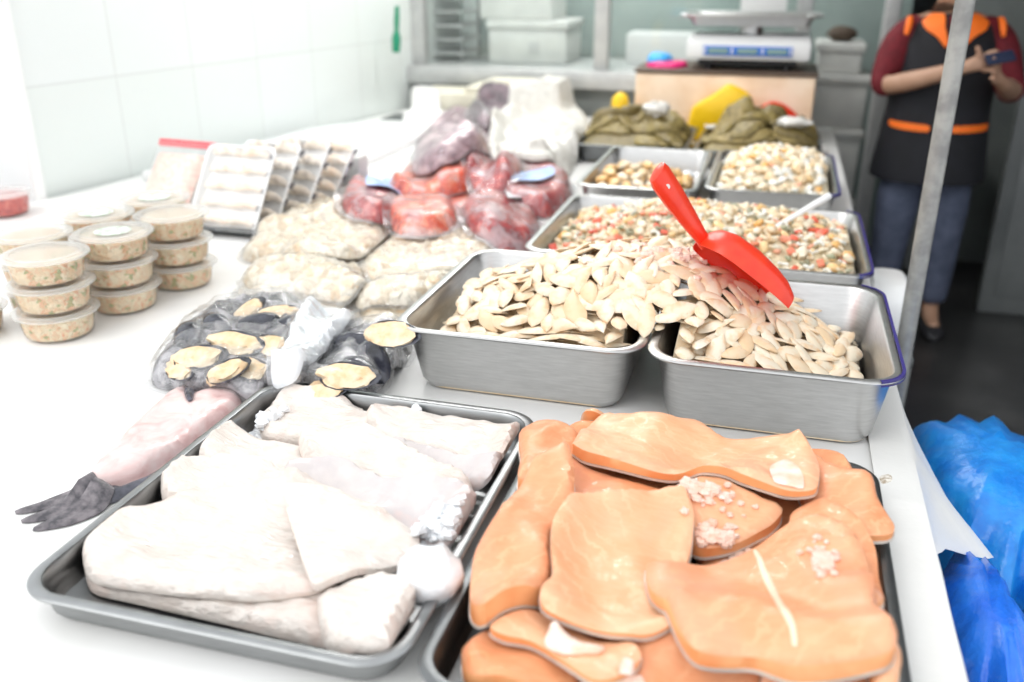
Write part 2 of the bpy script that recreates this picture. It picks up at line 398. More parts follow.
# ------------------------------------------------------------ height map of what lies on the table
HX0, HY0, RES = -2.6, .35, .004
NX, NY = int(3.3/RES), int(4.3/RES)
HM = np.full((NY, NX), T)
def gxy(x, y): return (x-HX0)/RES, (y-HY0)/RES
def hm_at(x, y):
    i = min(max(int((x-HX0)/RES), 0), NX-1); j = min(max(int((y-HY0)/RES), 0), NY-1)
    return HM[j, i]
def hm_rect(x0, x1, y0, y1, z):
    i0, j0 = (int(a) for a in gxy(x0, y0)); i1, j1 = (int(a) for a in gxy(x1, y1))
    HM[max(j0, 0):j1+1, max(i0, 0):i1+1] = np.maximum(HM[max(j0, 0):j1+1, max(i0, 0):i1+1], z)
def blur(a, m):
    p = np.pad(a*m, 1); q = np.pad(m, 1)
    S = sum(p[1+dy:p.shape[0]-1+dy, 1+dx:p.shape[1]-1+dx] for dx in (-1,0,1) for dy in (-1,0,1))
    N = sum(q[1+dy:q.shape[0]-1+dy, 1+dx:q.shape[1]-1+dx] for dx in (-1,0,1) for dy in (-1,0,1))
    return S/np.maximum(N, 1e-9)
def smooth_poly(P, sp=.012, sub=8, tension=.5):
    P = [np.array(p, float) for p in P]; n = len(P); out = []
    for i in range(n):
        p0, p1, p2, p3 = P[i-1], P[i], P[(i+1) % n], P[(i+2) % n]
        for k in range(sub):
            t = k/sub
            m1 = (p2-p0)*tension*.8; m2 = (p3-p1)*tension*.8
            out.append((2*t**3-3*t*t+1)*p1+(t**3-2*t*t+t)*m1+(-2*t**3+3*t*t)*p2+(t**3-t*t)*m2)
    out = np.array(out)
    seg = np.r_[0, np.cumsum(np.linalg.norm(np.diff(np.vstack([out, out[:1]]), axis=0), axis=1))]
    N = max(10, int(seg[-1]/sp)); cl = np.vstack([out, out[:1]])
    q = np.linspace(0, seg[-1], N, endpoint=False)
    return np.c_[np.interp(q, seg, cl[:, 0]), np.interp(q, seg, cl[:, 1])]
def expand(P, d):
    a = np.sum(P[:, 0]*np.roll(P[:, 1], -1)-np.roll(P[:, 0], -1)*P[:, 1])
    t = np.roll(P, -1, 0)-np.roll(P, 1, 0); t /= np.linalg.norm(t, axis=1)[:, None]+1e-9
    nrm = np.c_[t[:, 1], -t[:, 0]]*(1 if a > 0 else -1)
    return P+nrm*d
def inside(P, X, Y):
    r = np.zeros(X.shape, bool); x0, y0 = P[:, 0], P[:, 1]; x1, y1 = np.roll(x0, -1), np.roll(y0, -1)
    for a, b, c, d in zip(x0, y0, x1, y1):
        if b == d: continue
        r ^= ((b > Y) != (d > Y)) & (X < (c-a)*(Y-b)/(d-b)+a)
    return r
def edge_dist(P, X, Y):
    D = np.full(X.shape, 9.0); Q = np.roll(P, -1, 0)
    for (a, b), (c, d) in zip(P, Q):
        ux, uy = c-a, d-b; L = ux*ux+uy*uy+1e-12
        t = np.clip(((X-a)*ux+(Y-b)*uy)/L, 0, 1)
        D = np.minimum(D, np.hypot(X-a-t*ux, Y-b-t*uy))
    return D
def bil(A, i0, j0, x, y):
    gx, gy = gxy(x, y); gx -= i0; gy -= j0
    gx = np.clip(gx, 0, A.shape[1]-1.001); gy = np.clip(gy, 0, A.shape[0]-1.001)
    a = gx.astype(int); b = gy.astype(int); fx = gx-a; fy = gy-b
    return A[b, a]*(1-fx)*(1-fy)+A[b, a+1]*fx*(1-fy)+A[b+1, a]*(1-fx)*fy+A[b+1, a+1]*fx*fy

def pxz(pts, th, clamp=None):
    """outline on the surface already there: the height is taken from what lies beneath"""
    z = T+.02
    for _ in range(5):
        P = np.array(px(pts, z))
        if clamp is not None: P[:, 0] = np.clip(P[:, 0], clamp[0], clamp[1]); P[:, 1] = np.clip(P[:, 1], clamp[2], clamp[3])
        lo, hi = P.min(0), P.max(0)
        X, Y = np.meshgrid(np.linspace(lo[0], hi[0], 24), np.linspace(lo[1], hi[1], 24))
        k = inside(P, X, Y); hs = [hm_at(a, b) for a, b in zip(X[k], Y[k])]
        if not hs: break
        z = .5*z+.5*(float(np.percentile(hs, 75))+th*.6)
    return [tuple(p) for p in P]
def pxh(pts):
    """where lines of sight meet the surface already there"""
    out = []
    for u, v in pts:
        z = T+.30
        while z > T:
            x, y = at(u, v, z)
            if hm_at(x, y) >= z: break
            z -= .001
        out.append(at(u, v, z))
    return out
class Slab:
    """A soft slab with the given outline lying on whatever is already on the table."""
    def __init__(s, poly, th, r=.012, edge=.7, amp=.003, freq=18, stiff=40, smooth=True, sp=.01, seed=0, lift=.0015, tilt=(0,0), clamp=None, sub=8, update=True, flat=0, taper=None, margin=.008, skinh=0, uneven=0):
        P = np.array(poly, float)
        if clamp is not None:
            P[:, 0] = np.clip(P[:, 0], clamp[0], clamp[1]); P[:, 1] = np.clip(P[:, 1], clamp[2], clamp[3])
        s.P = smooth_poly(P, sp, sub) if smooth else P
        if clamp is not None:
            s.P[:, 0] = np.clip(s.P[:, 0], clamp[0], clamp[1]); s.P[:, 1] = np.clip(s.P[:, 1], clamp[2], clamp[3])
        s.sp = sp; s.th = th; s.r = r; s.edge = edge; s.seed = seed; s.amp = amp; s.freq = freq
        lo = s.P.min(0)-.012-margin; hi = s.P.max(0)+.012+margin
        s.i0, s.j0 = max(int((lo[0]-HX0)/RES), 0), max(int((lo[1]-HY0)/RES), 0)
        s.i1, s.j1 = min(int((hi[0]-HX0)/RES)+2, NX), min(int((hi[1]-HY0)/RES)+2, NY)
        X, Y = np.meshgrid(HX0+np.arange(s.i0, s.i1)*RES, HY0+np.arange(s.j0, s.j1)*RES)
        ins = inside(s.P, X, Y); D = edge_dist(s.P, X, Y)
        m = (ins | (D < margin+RES*.5)).astype(float)
        h = HM[s.j0:s.j1, s.i0:s.i1].copy(); b = np.where(m > 0, h, 0)
        for _ in range(stiff): b = np.maximum(np.where(m > 0, h, 0), blur(b, m)*m)
        for _ in range(3):
            b = np.where(m > 0, np.maximum(b, blur(b, m)), b)
        if flat:                                   # stiff pieces bend less than what they lie on
            q = m > 0; A = np.c_[X[q], Y[q], np.ones(q.sum())]; co = np.linalg.lstsq(A, b[q], rcond=None)[0]
            pl = X*co[0]+Y*co[1]+co[2]; pl = pl+np.percentile((b-pl)[q], 92)
            b = np.where(q, np.maximum(b, b*(1-flat)+pl*flat), b)
            for _ in range(6): b = np.where(q, np.maximum(np.where(q, h, 0), blur(b, m)), b)
        s.uneven = uneven; s.taper = taper; s.ctr = s.P.mean(0); s.ext = max(np.ptp(s.P[:, 0]), np.ptp(s.P[:, 1]))/2
        # spread the edge values outward so sampling there is safe
        k = blur(b, m); b = np.where(m > 0, b, np.where(k > 0, k, T))
        s.b = b+lift; s.ins = ins
        d = np.where(ins, D, 0); s.top = s.b+s.tf(d, X, Y)
        if update:
            H = HM[s.j0:s.j1, s.i0:s.i1]; H[ins] = np.maximum(H[ins], s.top[ins]+skinh)
            if skinh:
                q = (m > 0) & ~ins; H[q] = np.maximum(H[q], s.b[q]+.006)
    def prof(s, d):
        q = np.clip(d/s.r, 0, 1)
        return s.edge+(1-s.edge)*np.sqrt(np.clip(1-(1-q)**2, 0, 1))
    def nz(s, x, y):
        return noise.noise(Vector((x*s.freq+s.seed*7.1, y*s.freq+s.seed*3.3, s.seed*1.7)))+.5*noise.noise(Vector((x*s.freq*2.3+s.seed*5.1, y*s.freq*2.3, s.seed*2.9)))
    def tf(s, d, X, Y):
        N = np.vectorize(s.nz)(X, Y) if s.amp else 0
        k = 1
        if s.taper: k = 1-s.taper[1]*np.clip(.5+.5*((X-s.ctr[0])*cos(s.taper[0])+(Y-s.ctr[1])*sin(s.taper[0]))/s.ext, 0, 1)
        if s.uneven: k = k*(1+s.uneven*np.vectorize(lambda a, b: noise.noise(Vector((a*11+s.seed*3.1, b*11, s.seed*.7))))(X, Y))
        return np.maximum(s.th*k*s.prof(d)+s.amp*N*np.clip(d/s.r+.25, 0, 1), s.th*.12)
    def mesh(s, z0=0.0, z1=None, grow=0.0, top=None, sp=None, shift=0.0, bulge=.0):
        """verts, faces of the slab from bottom+z0 to its top (or bottom+z1)"""
        sp = sp or s.sp
        P = expand(s.P, grow) if grow else s.P
        n = len(P)
        lo, hi = P.min(0), P.max(0)
        r_ = np.random.RandomState(3+s.seed)
        gx, gy = np.meshgrid(np.arange(lo[0], hi[0], sp), np.arange(lo[1], hi[1], sp))
        gx = gx+(np.arange(gx.shape[0]) % 2)[:, None]*sp*.5
        gx = gx+r_.uniform(-.12, .12, gx.shape)*sp; gy = gy+r_.uniform(-.12, .12, gy.shape)*sp
        gx, gy = gx.ravel(), gy.ravel()
        k = inside(P, gx, gy); gx, gy = gx[k], gy[k]
        if len(gx):
            dd = edge_dist(P, gx, gy); k = dd > sp*.5; gx, gy = gx[k], gy[k]
        pts = [Vector((a, b)) for a, b in P]+[Vector((a, b)) for a, b in zip(gx, gy)]
        res = delaunay_2d_cdt(pts, [(i, (i+1) % n) for i in range(n)], [list(range(n))], 1, 1e-6)
        V2 = np.array([(p.x, p.y) for p in res[0]]); tri = [tuple(t) for t in res[2]]
        org = res[3]
        x, y = V2[:, 0], V2[:, 1]
        bt = bil(s.b, s.i0, s.j0, x, y)
        if z1 is not None: tp = bt+z1
        elif top is not None: tp = bt+top(edge_dist(P, x, y), x, y)
        else: tp = bt+s.tf(edge_dist(P, x, y), x, y)
        zb = bt+z0+shift; tp = np.maximum(tp+shift, zb+.0006)
        N = len(x)
        V = [(a, b, c) for a, b, c in zip(x, y, zb)]+[(a, b, c) for a, b, c in zip(x, y, tp)]
        Fc = []
        cnt = {}
        for t in tri:
            a, b, c = t
            ar = (x[b]-x[a])*(y[c]-y[a])-(x[c]-x[a])*(y[b]-y[a])
            if ar < 0: t = (a, c, b)
            Fc.append((t[0]+N, t[1]+N, t[2]+N)); Fc.append((t[2], t[1], t[0]))
            for e in ((t[0], t[1]), (t[1], t[2]), (t[2], t[0])): cnt[e] = 1
        for (a, b) in cnt:
            if (b, a) not in cnt: Fc.append((a, b, b+N, a+N))
        return V, Fc
build_materials()
# ============================================================ SETTING
def structure(o): o['kind'] = 'structure'; return o
WA = radians(10)                                   # left wall runs a little askew to the table
wx, wy = -2.25, 2.40                               # front end of the left wall
def setting():
    m = MB(); m.box(-2.75, 3.2, -2.5, 6.6, -.06, 0, .002); structure(m.obj('floor', W['floor']))
    m = MB(); m.box(-9, -2.76, -4, 9, -.08, -.012, .002); structure(m.obj('street', W['street']))
    # left wall, local x along its length
    m = MB(); m.box(0, 3.2, 0, .10, 0, 2.7, .004)
    w = structure(m.obj('wall_left', W['tiles'], None, local=True))
    w.location = (wx, wy, 0); w.rotation_euler = (0, 0, pi/2-WA)
    # pale end post of the wall
    m = MB(); m.box(-.05, -.002, -.02, .14, 0, 2.7, .008)
    j = structure(m.obj('trim_left', W['white_plastic'], None, local=True))
    j.location = (wx, wy, 0); j.rotation_euler = (0, 0, pi/2-WA)
    m = MB(); m.box(-2.6, 3.2, 6.1, 6.2, 0, 2.7, .004); structure(m.obj('wall_back', W['dark_wall']))
    m = MB(); m.box(-2.0, .60, 5.35, 5.40, 0, 2.7, .004); structure(m.obj('wall_rear', W['glass_wall']))
    m = MB(); m.box(1.9, 2.0, 2.6, 6.1, 0, 2.7, .004); structure(m.obj('wall_right', W['dark_wall']))
    m = MB(); m.box(.80, 1.9, 5.2, 5.26, 0, 2.7, .004); structure(m.obj('wall_side', W['grey_wall']))
    m = MB(); m.box(-2.7, 3.2, 2.3, 6.3, 2.7, 2.76, .004); structure(m.obj('ceiling', W['ceiling']))
    # glazed partition behind the table: low wall, sill, glass and aluminium frame
    m = MB(); m.box(-1.86, .10, 4.64, 4.72, 0, .90, .004); structure(m.obj('wall_partition', W['grey_wall']))
    m = MB(); m.box(-1.90, .13, 4.58, 4.76, .90, .985, .006); structure(m.obj('trim_sill', W['alu']))
    win = MB(); win.box(-1.80, .06, 4.676, 4.684, .985, 2.6, .001)
    g = structure(win.obj('window_1', W['glass']))
    for x0, x1 in ((-1.88, -1.79), (-.905, -.835), (.03, .10)):
        f = MB(); f.box(x0, x1, 4.64, 4.72, .985, 2.69, .006)
        f.obj('window_frame', W['alu'], g)
    f = MB(); f.box(-1.88, .10, 4.65, 4.71, 2.6, 2.66, .006); f.obj('window_frame', W['alu'], g)
    m = MB(); m.box(.405, .47, 4.60, 4.68, 0, 2.69, .006); structure(m.obj('trim_doorpost', W['alu']))
    # grey door panel at far right, with folded rim
    m = MB(); m.box(.965, 1.75, 4.38, 4.43, .0, 2.05, .006)
    d = structure(m.obj('door_1', W['panel']))
    f = MB(); f.box(1.02, 1.70, 4.372, 4.379, .08, .95, .002); f.obj('door_panel', W['panel'], d)
    # lamps under the ceiling (above the picture); rearmost added to brighten behind the glass
    for x, y, l in ((-1.1, 3.0, 'white tube lamp under the ceiling, nearest the street'), (-1.0, 4.2, 'white tube lamp under the ceiling, nearest the glazed partition'), (-1.0, 5.02, 'added white tube lamp under the ceiling behind the glass, out of view')):
        t = MB(); t.box(x-.62, x+.62, y-.06, y+.06, 2.63, 2.698, .006)
        o = tag(t.obj('ceiling_lamp', W['white_plastic']), l, 'lamp', 'tube lamps under the ceiling')
        b = MB(); b.tube([(x-.58, y, 2.612), (x+.58, y, 2.612)], .014, 10); b.obj('lamp_tube', W['tube'], o)
        L = bpy.data.lights.new('lamp_light', 'AREA'); L.shape = 'RECTANGLE'; L.size = 1.15; L.size_y = .10; L.energy = LAMP_W
        L.color = (1, .98, .96)
        lo = bpy.data.objects.new('lamp_light', L); COL.objects.link(lo); lo.location = (x, y, 2.58)

# ============================================================ TABLE
TX0, TX1, TY0, TY1 = -2.24, .245, .38, 4.5
def table():
    # the left side follows the slanting wall
    base = [(TX0, TY0), (TX1, TY0), (TX1, TY1), (-1.86, TY1), (-2.215, 2.46), (TX0, 2.35)]
    m = MB()
    P = np.array(base)
    def ring(d, z): return [(x, y, z) for x, y in expand(smooth_poly(P, .05, 10, .02), -d)]
    m.loft([ring(.012, T-.045), ring(0, T-.036), ring(0, T-.012), ring(.004, T-.004), ring(.012, T)])
    o = tag(m.obj('market_table', W['table']), 'long white covered market table carrying all the seafood trays', 'table')
    for x, y in ((-2.0, .55), (.12, .55), (-1.95, 2.4), (.12, 2.4), (-1.72, 4.35), (.12, 4.35)):
        b = MB(); b.box(x-.03, x+.03, y-.03, y+.03, .001, T-.046, .004); b.obj('leg', W['alu'], o)
    return o

# ============================================================ TRAYS
TR = {}
def tray(key, x0, x1, y0, y1, zr, label, r=.05, lip=.012, taper=.012, mat='steel', name='steel_tray', zb=T, film=False, group=None, cat='tray'):
    zb = zb+.0008
    cx, cy, w, d = (x0+x1)/2, (y0+y1)/2, x1-x0, y1-y0
    R = lambda inset, z: rrect(cx, cy, w-2*inset, d-2*inset, max(r-inset*.6, .008), z, 8)
    g = .0018
    hb = zr-zb; fr = min(.016, hb*.35)
    loops = [R(lip+taper+fr, zb), R(lip+taper+fr*.35, zb+fr*.12), R(lip+taper, zb+fr*.6), R(lip+taper*.85, zb+fr), R(lip+.002, zr-.006), R(lip, zr-.0035),
             R(lip+g, zr-.0008), R(lip+g+.003, zr-.005), R(lip+taper*.85+g, zb+fr+g), R(lip+taper+g, zb+fr*.6+g), R(lip+taper+fr*.35+g, zb+fr*.12+g), R(lip+taper+fr+g, zb+g)]
    m = MB(); m.loft(loops)
    o = m.obj(name, W[mat]); tag(o, label, cat, group)
    q = MB(); q.loft([R(lip+.001, zr-.0028), R(.002, zr-.0045), R(0, zr-.004), R(-.0006, zr-.0015), R(.0015, zr+.0003), R(lip-.003, zr+.0012), R(lip+.0015, zr+.0002), R(lip+.001, zr-.0028)], False, False)
    q.obj('rim', W[mat], o)
    if film:
        pts = rrect(cx, cy, w-.006, d-.006, r, zr+.002, 8)
        # right-hand side from the front right corner to the back right corner
        k = 9*3; sel = [pts[(k+2+i) % 36] for i in range(7)]+[pts[i] for i in range(0, 7)]
        f = MB()
        fl = []
        for i, p in enumerate(sel):
            a = Vector(sel[max(i-1, 0)]); b = Vector(sel[min(i+1, len(sel)-1)]); t = (b-a).normalized(); n_ = Vector((t.y, -t.x, 0))
            p = Vector(p)
            fl.append([p-n_*.0015+Vector((0,0,.0003)), p-n_*.0015+Vector((0,0,.0012)), p+n_*.0035+Vector((0,0,.0012)), p+n_*.0045+Vector((0,0,-.008)), p+n_*.0035+Vector((0,0,-.008)), p+n_*.0025+Vector((0,0,.0003))])
        f.loft(fl); f.obj('rim_film', W['purple'], o)['label'] = 'dark purple film along the right rim'
    TR[key] = (x0+lip+taper+.003, x1-lip-taper-.003, y0+lip+taper+.003, y1-lip-taper-.003)
    # walls and rim into the height map
    hm_rect(x0, x1, y0, y1, zr+.0015)
    i0, j0 = (int(a)+1 for a in gxy(x0+lip+taper, y0+lip+taper)); i1, j1 = (int(a) for a in gxy(x1-lip-taper, y1-lip-taper))
    HM[j0:j1+1, i0:i1+1] = zb+g+.0006
    return o

def trays():
    tray('fish', -.782, -.308, .662, 1.255, T+.045, 'shallow steel tray of white fish fillets at the front of the table', r=.055, mat='steel_mid', lip=.011, taper=.006)
    tray('salmon', -.296, .184, .652, 1.232, T+.045, 'shallow dark steel tray heaped with orange salmon fillets', r=.05, mat='steel_dark', lip=.011, taper=.006)
    tray('panL', -.604, -.1685, 1.342, 1.84, T+.125, 'deep steel pan of ivory clam slices without a purple rim edge', r=.06, lip=.013, taper=.027, name='deep_steel_pan', cat='pan')
    tray('panR', -.1645, .226, 1.330, 1.80, T+.125, 'deep steel pan with purple edge film, red scoop stuck in its clam slices', r=.06, lip=.013, taper=.022, name='deep_steel_pan', film=True, cat='pan')
    tray('mixed', -.556, .238, 2.03, 2.62, T+.07, 'widest steel tray, heaped with mixed seafood bits flecked red, behind the deep pans', r=.05, film=True)
    tray('clam', -.562, -.203, 2.65, 3.30, T+.09, 'steel tray half empty, with a few orange mussel meats', r=.05)
    tray('mix2', -.188, .194, 2.70, 3.33, T+.09, 'steel tray heaped with pale seafood mix in front of the right olive leaf heap', r=.05, film=True)
    tray('leafL', -.735, -.308, 3.40, 3.93, T+.07, 'tray under the left heap of olive leaves, beside the white bag', r=.04, mat='steel_dark')
    tray('leafR', -.285, .165, 3.40, 3.93, T+.07, 'tray under the right heap of olive leaves, before the beige box', r=.04, mat='steel_dark')
    tray('pack', -1.62, -1.17, 2.13, 2.75, T+.028, 'low dark tray under the leaning shrimp packs', r=.03, mat='steel_dark')

# ============================================================ FILLETS
def fillet(name, label, cat, outline, z, th, mat, skin=None, group=None, tr=None, clampto=None, **kw):
    s = Slab(pxz(outline, th, clampto), th, clamp=clampto, **kw)
    v, f = s.mesh(z0=.0035 if skin else 0)
    if skin is not None:
        # flesh on top, cut face round the sides
        mi = []
        for q in f:
            a, b, c = (Vector(v[i]) for i in q[:3]); nn = (b-a).cross(c-a)
            mi.append(1 if len(q) == 4 else 0)
        o = mk(name, v, f, [mat, W['salmon_cut']], mi=mi)
    else: o = mk(name, v, f, mat)
    tag(o, label, cat, group)
    if skin is not None:
        P0 = s.P
        v, f = s.mesh(z0=0, z1=.0033, grow=.0012); mk('skin', v, f, skin, o)
    return o, s

def salmon():
    C = TR['salmon']; S0, S1, S2 = W['salmon']; G = 'salmon fillets in the dark tray'
    kw = dict(r=.014, edge=.68, amp=.005, freq=17, sp=.007, stiff=60, flat=.5, uneven=.5)
    def sal(label, pts, z, th, mat, seed, clamp=None, **k2):
        q = dict(kw); q.update(k2)
        return fillet('salmon_fillet', label, 'salmon', pts, z, th, mat, W['skin'], G, clampto=clamp, seed=seed, **q)
    # lowest layer, seen only in the gaps
    x0, x1, y0, y1 = C; xm = (x0+x1)/2; ym = (y0+y1)/2
    for i, (a, b, c, d, l) in enumerate(((x0, xm-.006, ym+.01, y1, 'salmon fillet at the bottom of the heap, back left of the dark tray'), (xm+.006, x1, ym+.01, y1, 'salmon fillet at the bottom of the heap, back right of the dark tray'),
                                      (x0+.03, xm-.004, y0+.10, ym-.006, 'salmon fillet at the bottom of the heap, centre left of the dark tray'), (xm+.006, x1, y0+.08, ym-.006, 'salmon fillet at the bottom of the heap, centre right of the dark tray'))):
        P = [(a+.02, c+.004), ((a+b)/2, c), (b-.02, c+.006), (b, (c+d)/2), (b-.02, d-.006), ((a+b)/2, d), (a+.02, d-.006), (a, (c+d)/2)]
        s = Slab(P, .026, seed=50+i, **kw); v, f = s.mesh(z0=.0035)
        o = mk('salmon_fillet', v, f, S2); tag(o, l, 'salmon', G); v, f = s.mesh(z1=.0033, grow=.0012); mk('skin', v, f, W['skin'], o)
    z1, z2, z3 = T+.045, T+.06, T+.075
    sal('salmon piece with orange cut face lying flat in the front left corner of its tray', [(462,664),(474,650),(488,640),(520,640),(550,660),(580,690),(560,712),(500,705),(468,690)], T+.03, .030, S2, 1, C)
    sal('salmon fillet edge along the very front middle of the tray', [(580,692),(610,668),(640,655),(690,650),(735,656),(762,664),(762,700),(700,720),(610,720)], T+.03, .034, S0, 2, C)
    sal('salmon fillet edge in the front right corner of the tray', [(765,668),(800,676),(850,682),(893,690),(893,720),(830,730),(765,720)], T+.03, .03, S0, 3, C)
    sal('thin salmon flap with dark skin edge across the front left pieces', [(490,634),(505,620),(527,612),(552,612),(575,620),(600,640),(632,655),(640,672),(615,690),(590,690),(560,668),(530,650),(505,645)], z2, .016, S1, 4)
    sal('narrow salmon strip at the right rim of the tray, below the largest fillet', [(868,600),(880,618),(894,636),(899,675),(890,695),(872,690),(866,640)], z1, .03, S1, 5)
    sal('salmon piece at the back left corner of the tray with a slit in its face', [(519,440),(528,432),(545,427),(570,432),(580,442),(576,466),(562,478),(535,490),(518,487),(521,465)], z2, .028, S0, 6)
    sal('small rounded salmon piece peeking over the very back of the heap', [(580,432),(592,418),(604,410),(616,408),(628,420),(622,436),(600,446),(584,444)], z3, .03, S1, 7, clamp=(-1, 1, 0, 1.285))
    sal('salmon wedge behind the long top fillet, beside the left piece', [(570,476),(600,478),(653,492),(700,495),(738,507),(712,520),(661,518),(610,526),(572,534),(564,505)], z2, .026, S2, 8, taper=(1.5,.4))
    sal('salmon piece under crushed ice in the middle of the heap', [(682,500),(715,492),(750,500),(782,510),(770,526),(735,540),(700,542),(676,526)], z2, .024, S1, 9)
    sal('salmon fillet sticking out over the right rim of the tray', [(790,452),(815,460),(845,476),(868,482),(876,504),(894,527),(888,536),(858,534),(825,516),(805,497)], z3-.005, .028, S0, 10, taper=(-.9,.4))
    sal('salmon fillet layer showing along the right of the largest fillet', [(790,520),(822,512),(852,532),(873,556),(877,590),(879,626),(850,642),(812,622),(795,570)], z2, .026, S0, 11, taper=(0,.5))
    sal('long twisted salmon piece along the left side of the tray', [(566,474),(574,500),(568,530),(552,548),(552,580),(540,602),(510,612),(484,621),(470,602),(474,565),(486,544),(513,508),(540,484)], z2+.005, .042, S0, 12, r=.016, edge=.7, taper=(1.2,.3))
    sal('broad pale salmon fillet in the middle of the tray, left of the largest one', [(552,556),(562,542),(580,530),(615,524),(668,519),(690,535),(690,560),(676,600),(684,640),(655,655),(628,657),(590,650),(545,636),(540,622),(552,605),(550,580)], z3-.01, .022, S1, 13, taper=(-1.2,.5))
    sal('largest salmon fillet, with a pale line across it, at the right of the tray', [(648,557),(681,553),(715,547),(752,535),(782,522),(812,516),(842,530),(858,550),(866,580),(873,625),(890,668),(884,682),(850,681),(793,676),(752,659),(696,650),(666,610),(650,586)], z3, .034, S0, 14, taper=(2.2,.45))
    o, s = sal('long salmon fillet with a white belly end lying on top at the back', [(572,474),(577,456),(586,439),(600,428),(624,421),(660,420),(688,422),(706,434),(726,447),(760,449),(784,451),(802,463),(815,482),(816,500),(810,513),(784,512),(758,505),(735,500),(690,496),(650,490),(606,478)], z3+.03, .026, S1, 15, taper=(0.2,.35))
    # white belly end of the top fillet
    b = Slab(pxh([(770,467),(784,461),(796,466),(803,478),(803,491),(795,497),(782,493),(773,482)]), .003, r=.01, edge=.3, amp=.001, sp=.006, stiff=4, seed=3, lift=.0004)
    v, f = b.mesh(); mk('belly_fat', v, f, W['belly'], o)['label'] = 'white fatty belly end'
    b = Slab(px([(545,640),(552,620),(566,627),(580,634),(604,640),(600,648),(570,650)], T+.075), .008, r=.012, edge=.3, amp=.002, sp=.006, stiff=6, seed=5, lift=.0004)
    v, f = b.mesh(); mk('salmon_trimming', v, f, W['belly'], None); tag(bpy.context.scene.objects[-1] if False else COL.objects[-1], 'whitish scrap of salmon belly at the front left of the heap', 'salmon')
    # pale line across the largest fillet
    c = Slab(pxh([(753,552),(758,553),(765,568),(775,588),(787,608),(795,628),(797,648),(792,649),(789,630),(780,610),(768,590),(759,570)]), .0016, r=.003, edge=.4, amp=0, sp=.003, stiff=2, lift=.0002, update=False)
    v, f = c.mesh(); L = mk('fat_line', v, f, W['fat'], None)
    big = [o_ for o_ in COL.objects if o_.get('label', '').startswith('largest salmon')][0]
    w = Vector(L.location); L.parent = big; L.location = w-WP(big); L['label'] = 'pale line across the flesh'
    def ice(label, cx, cy, spread, n, seed, size=(.004, .010)):
        r_ = random.Random(seed); m = MB()
        X, Y = pxh([(cx, cy)])[0]
        for i in range(n):
            a, q = r_.uniform(0, 2*pi), abs(r_.gauss(0, .5))
            x = X+cos(a)*q*spread[0]; y = Y+sin(a)*q*spread[1]; s = r_.uniform(*size)
            m.blob((x, y, hm_at(x, y)+s*.45), (s, s*r_.uniform(.7, 1.1), s*.7), 6, 4, .3, 2.5, i+seed)
        tag(m.obj('crushed_ice', W['wet_ice'], sharp=radians(20)), label, 'ice', 'ice on the salmon', 'stuff')
    ice('crushed ice strewn along the middle of the top salmon fillet', 700, 490, (.05, .018), 120, 1, (.003,.008))
    ice('crushed ice in the gap in front of the top salmon fillet', 722, 540, (.04, .02), 110, 2, (.003,.008))
    ice('crushed ice on the upper right of the largest salmon fillet', 822, 560, (.014, .05), 90, 3, (.002, .006))
    ice('few ice bits at the very front of the salmon tray', 632, 684, (.012, .01), 10, 4)

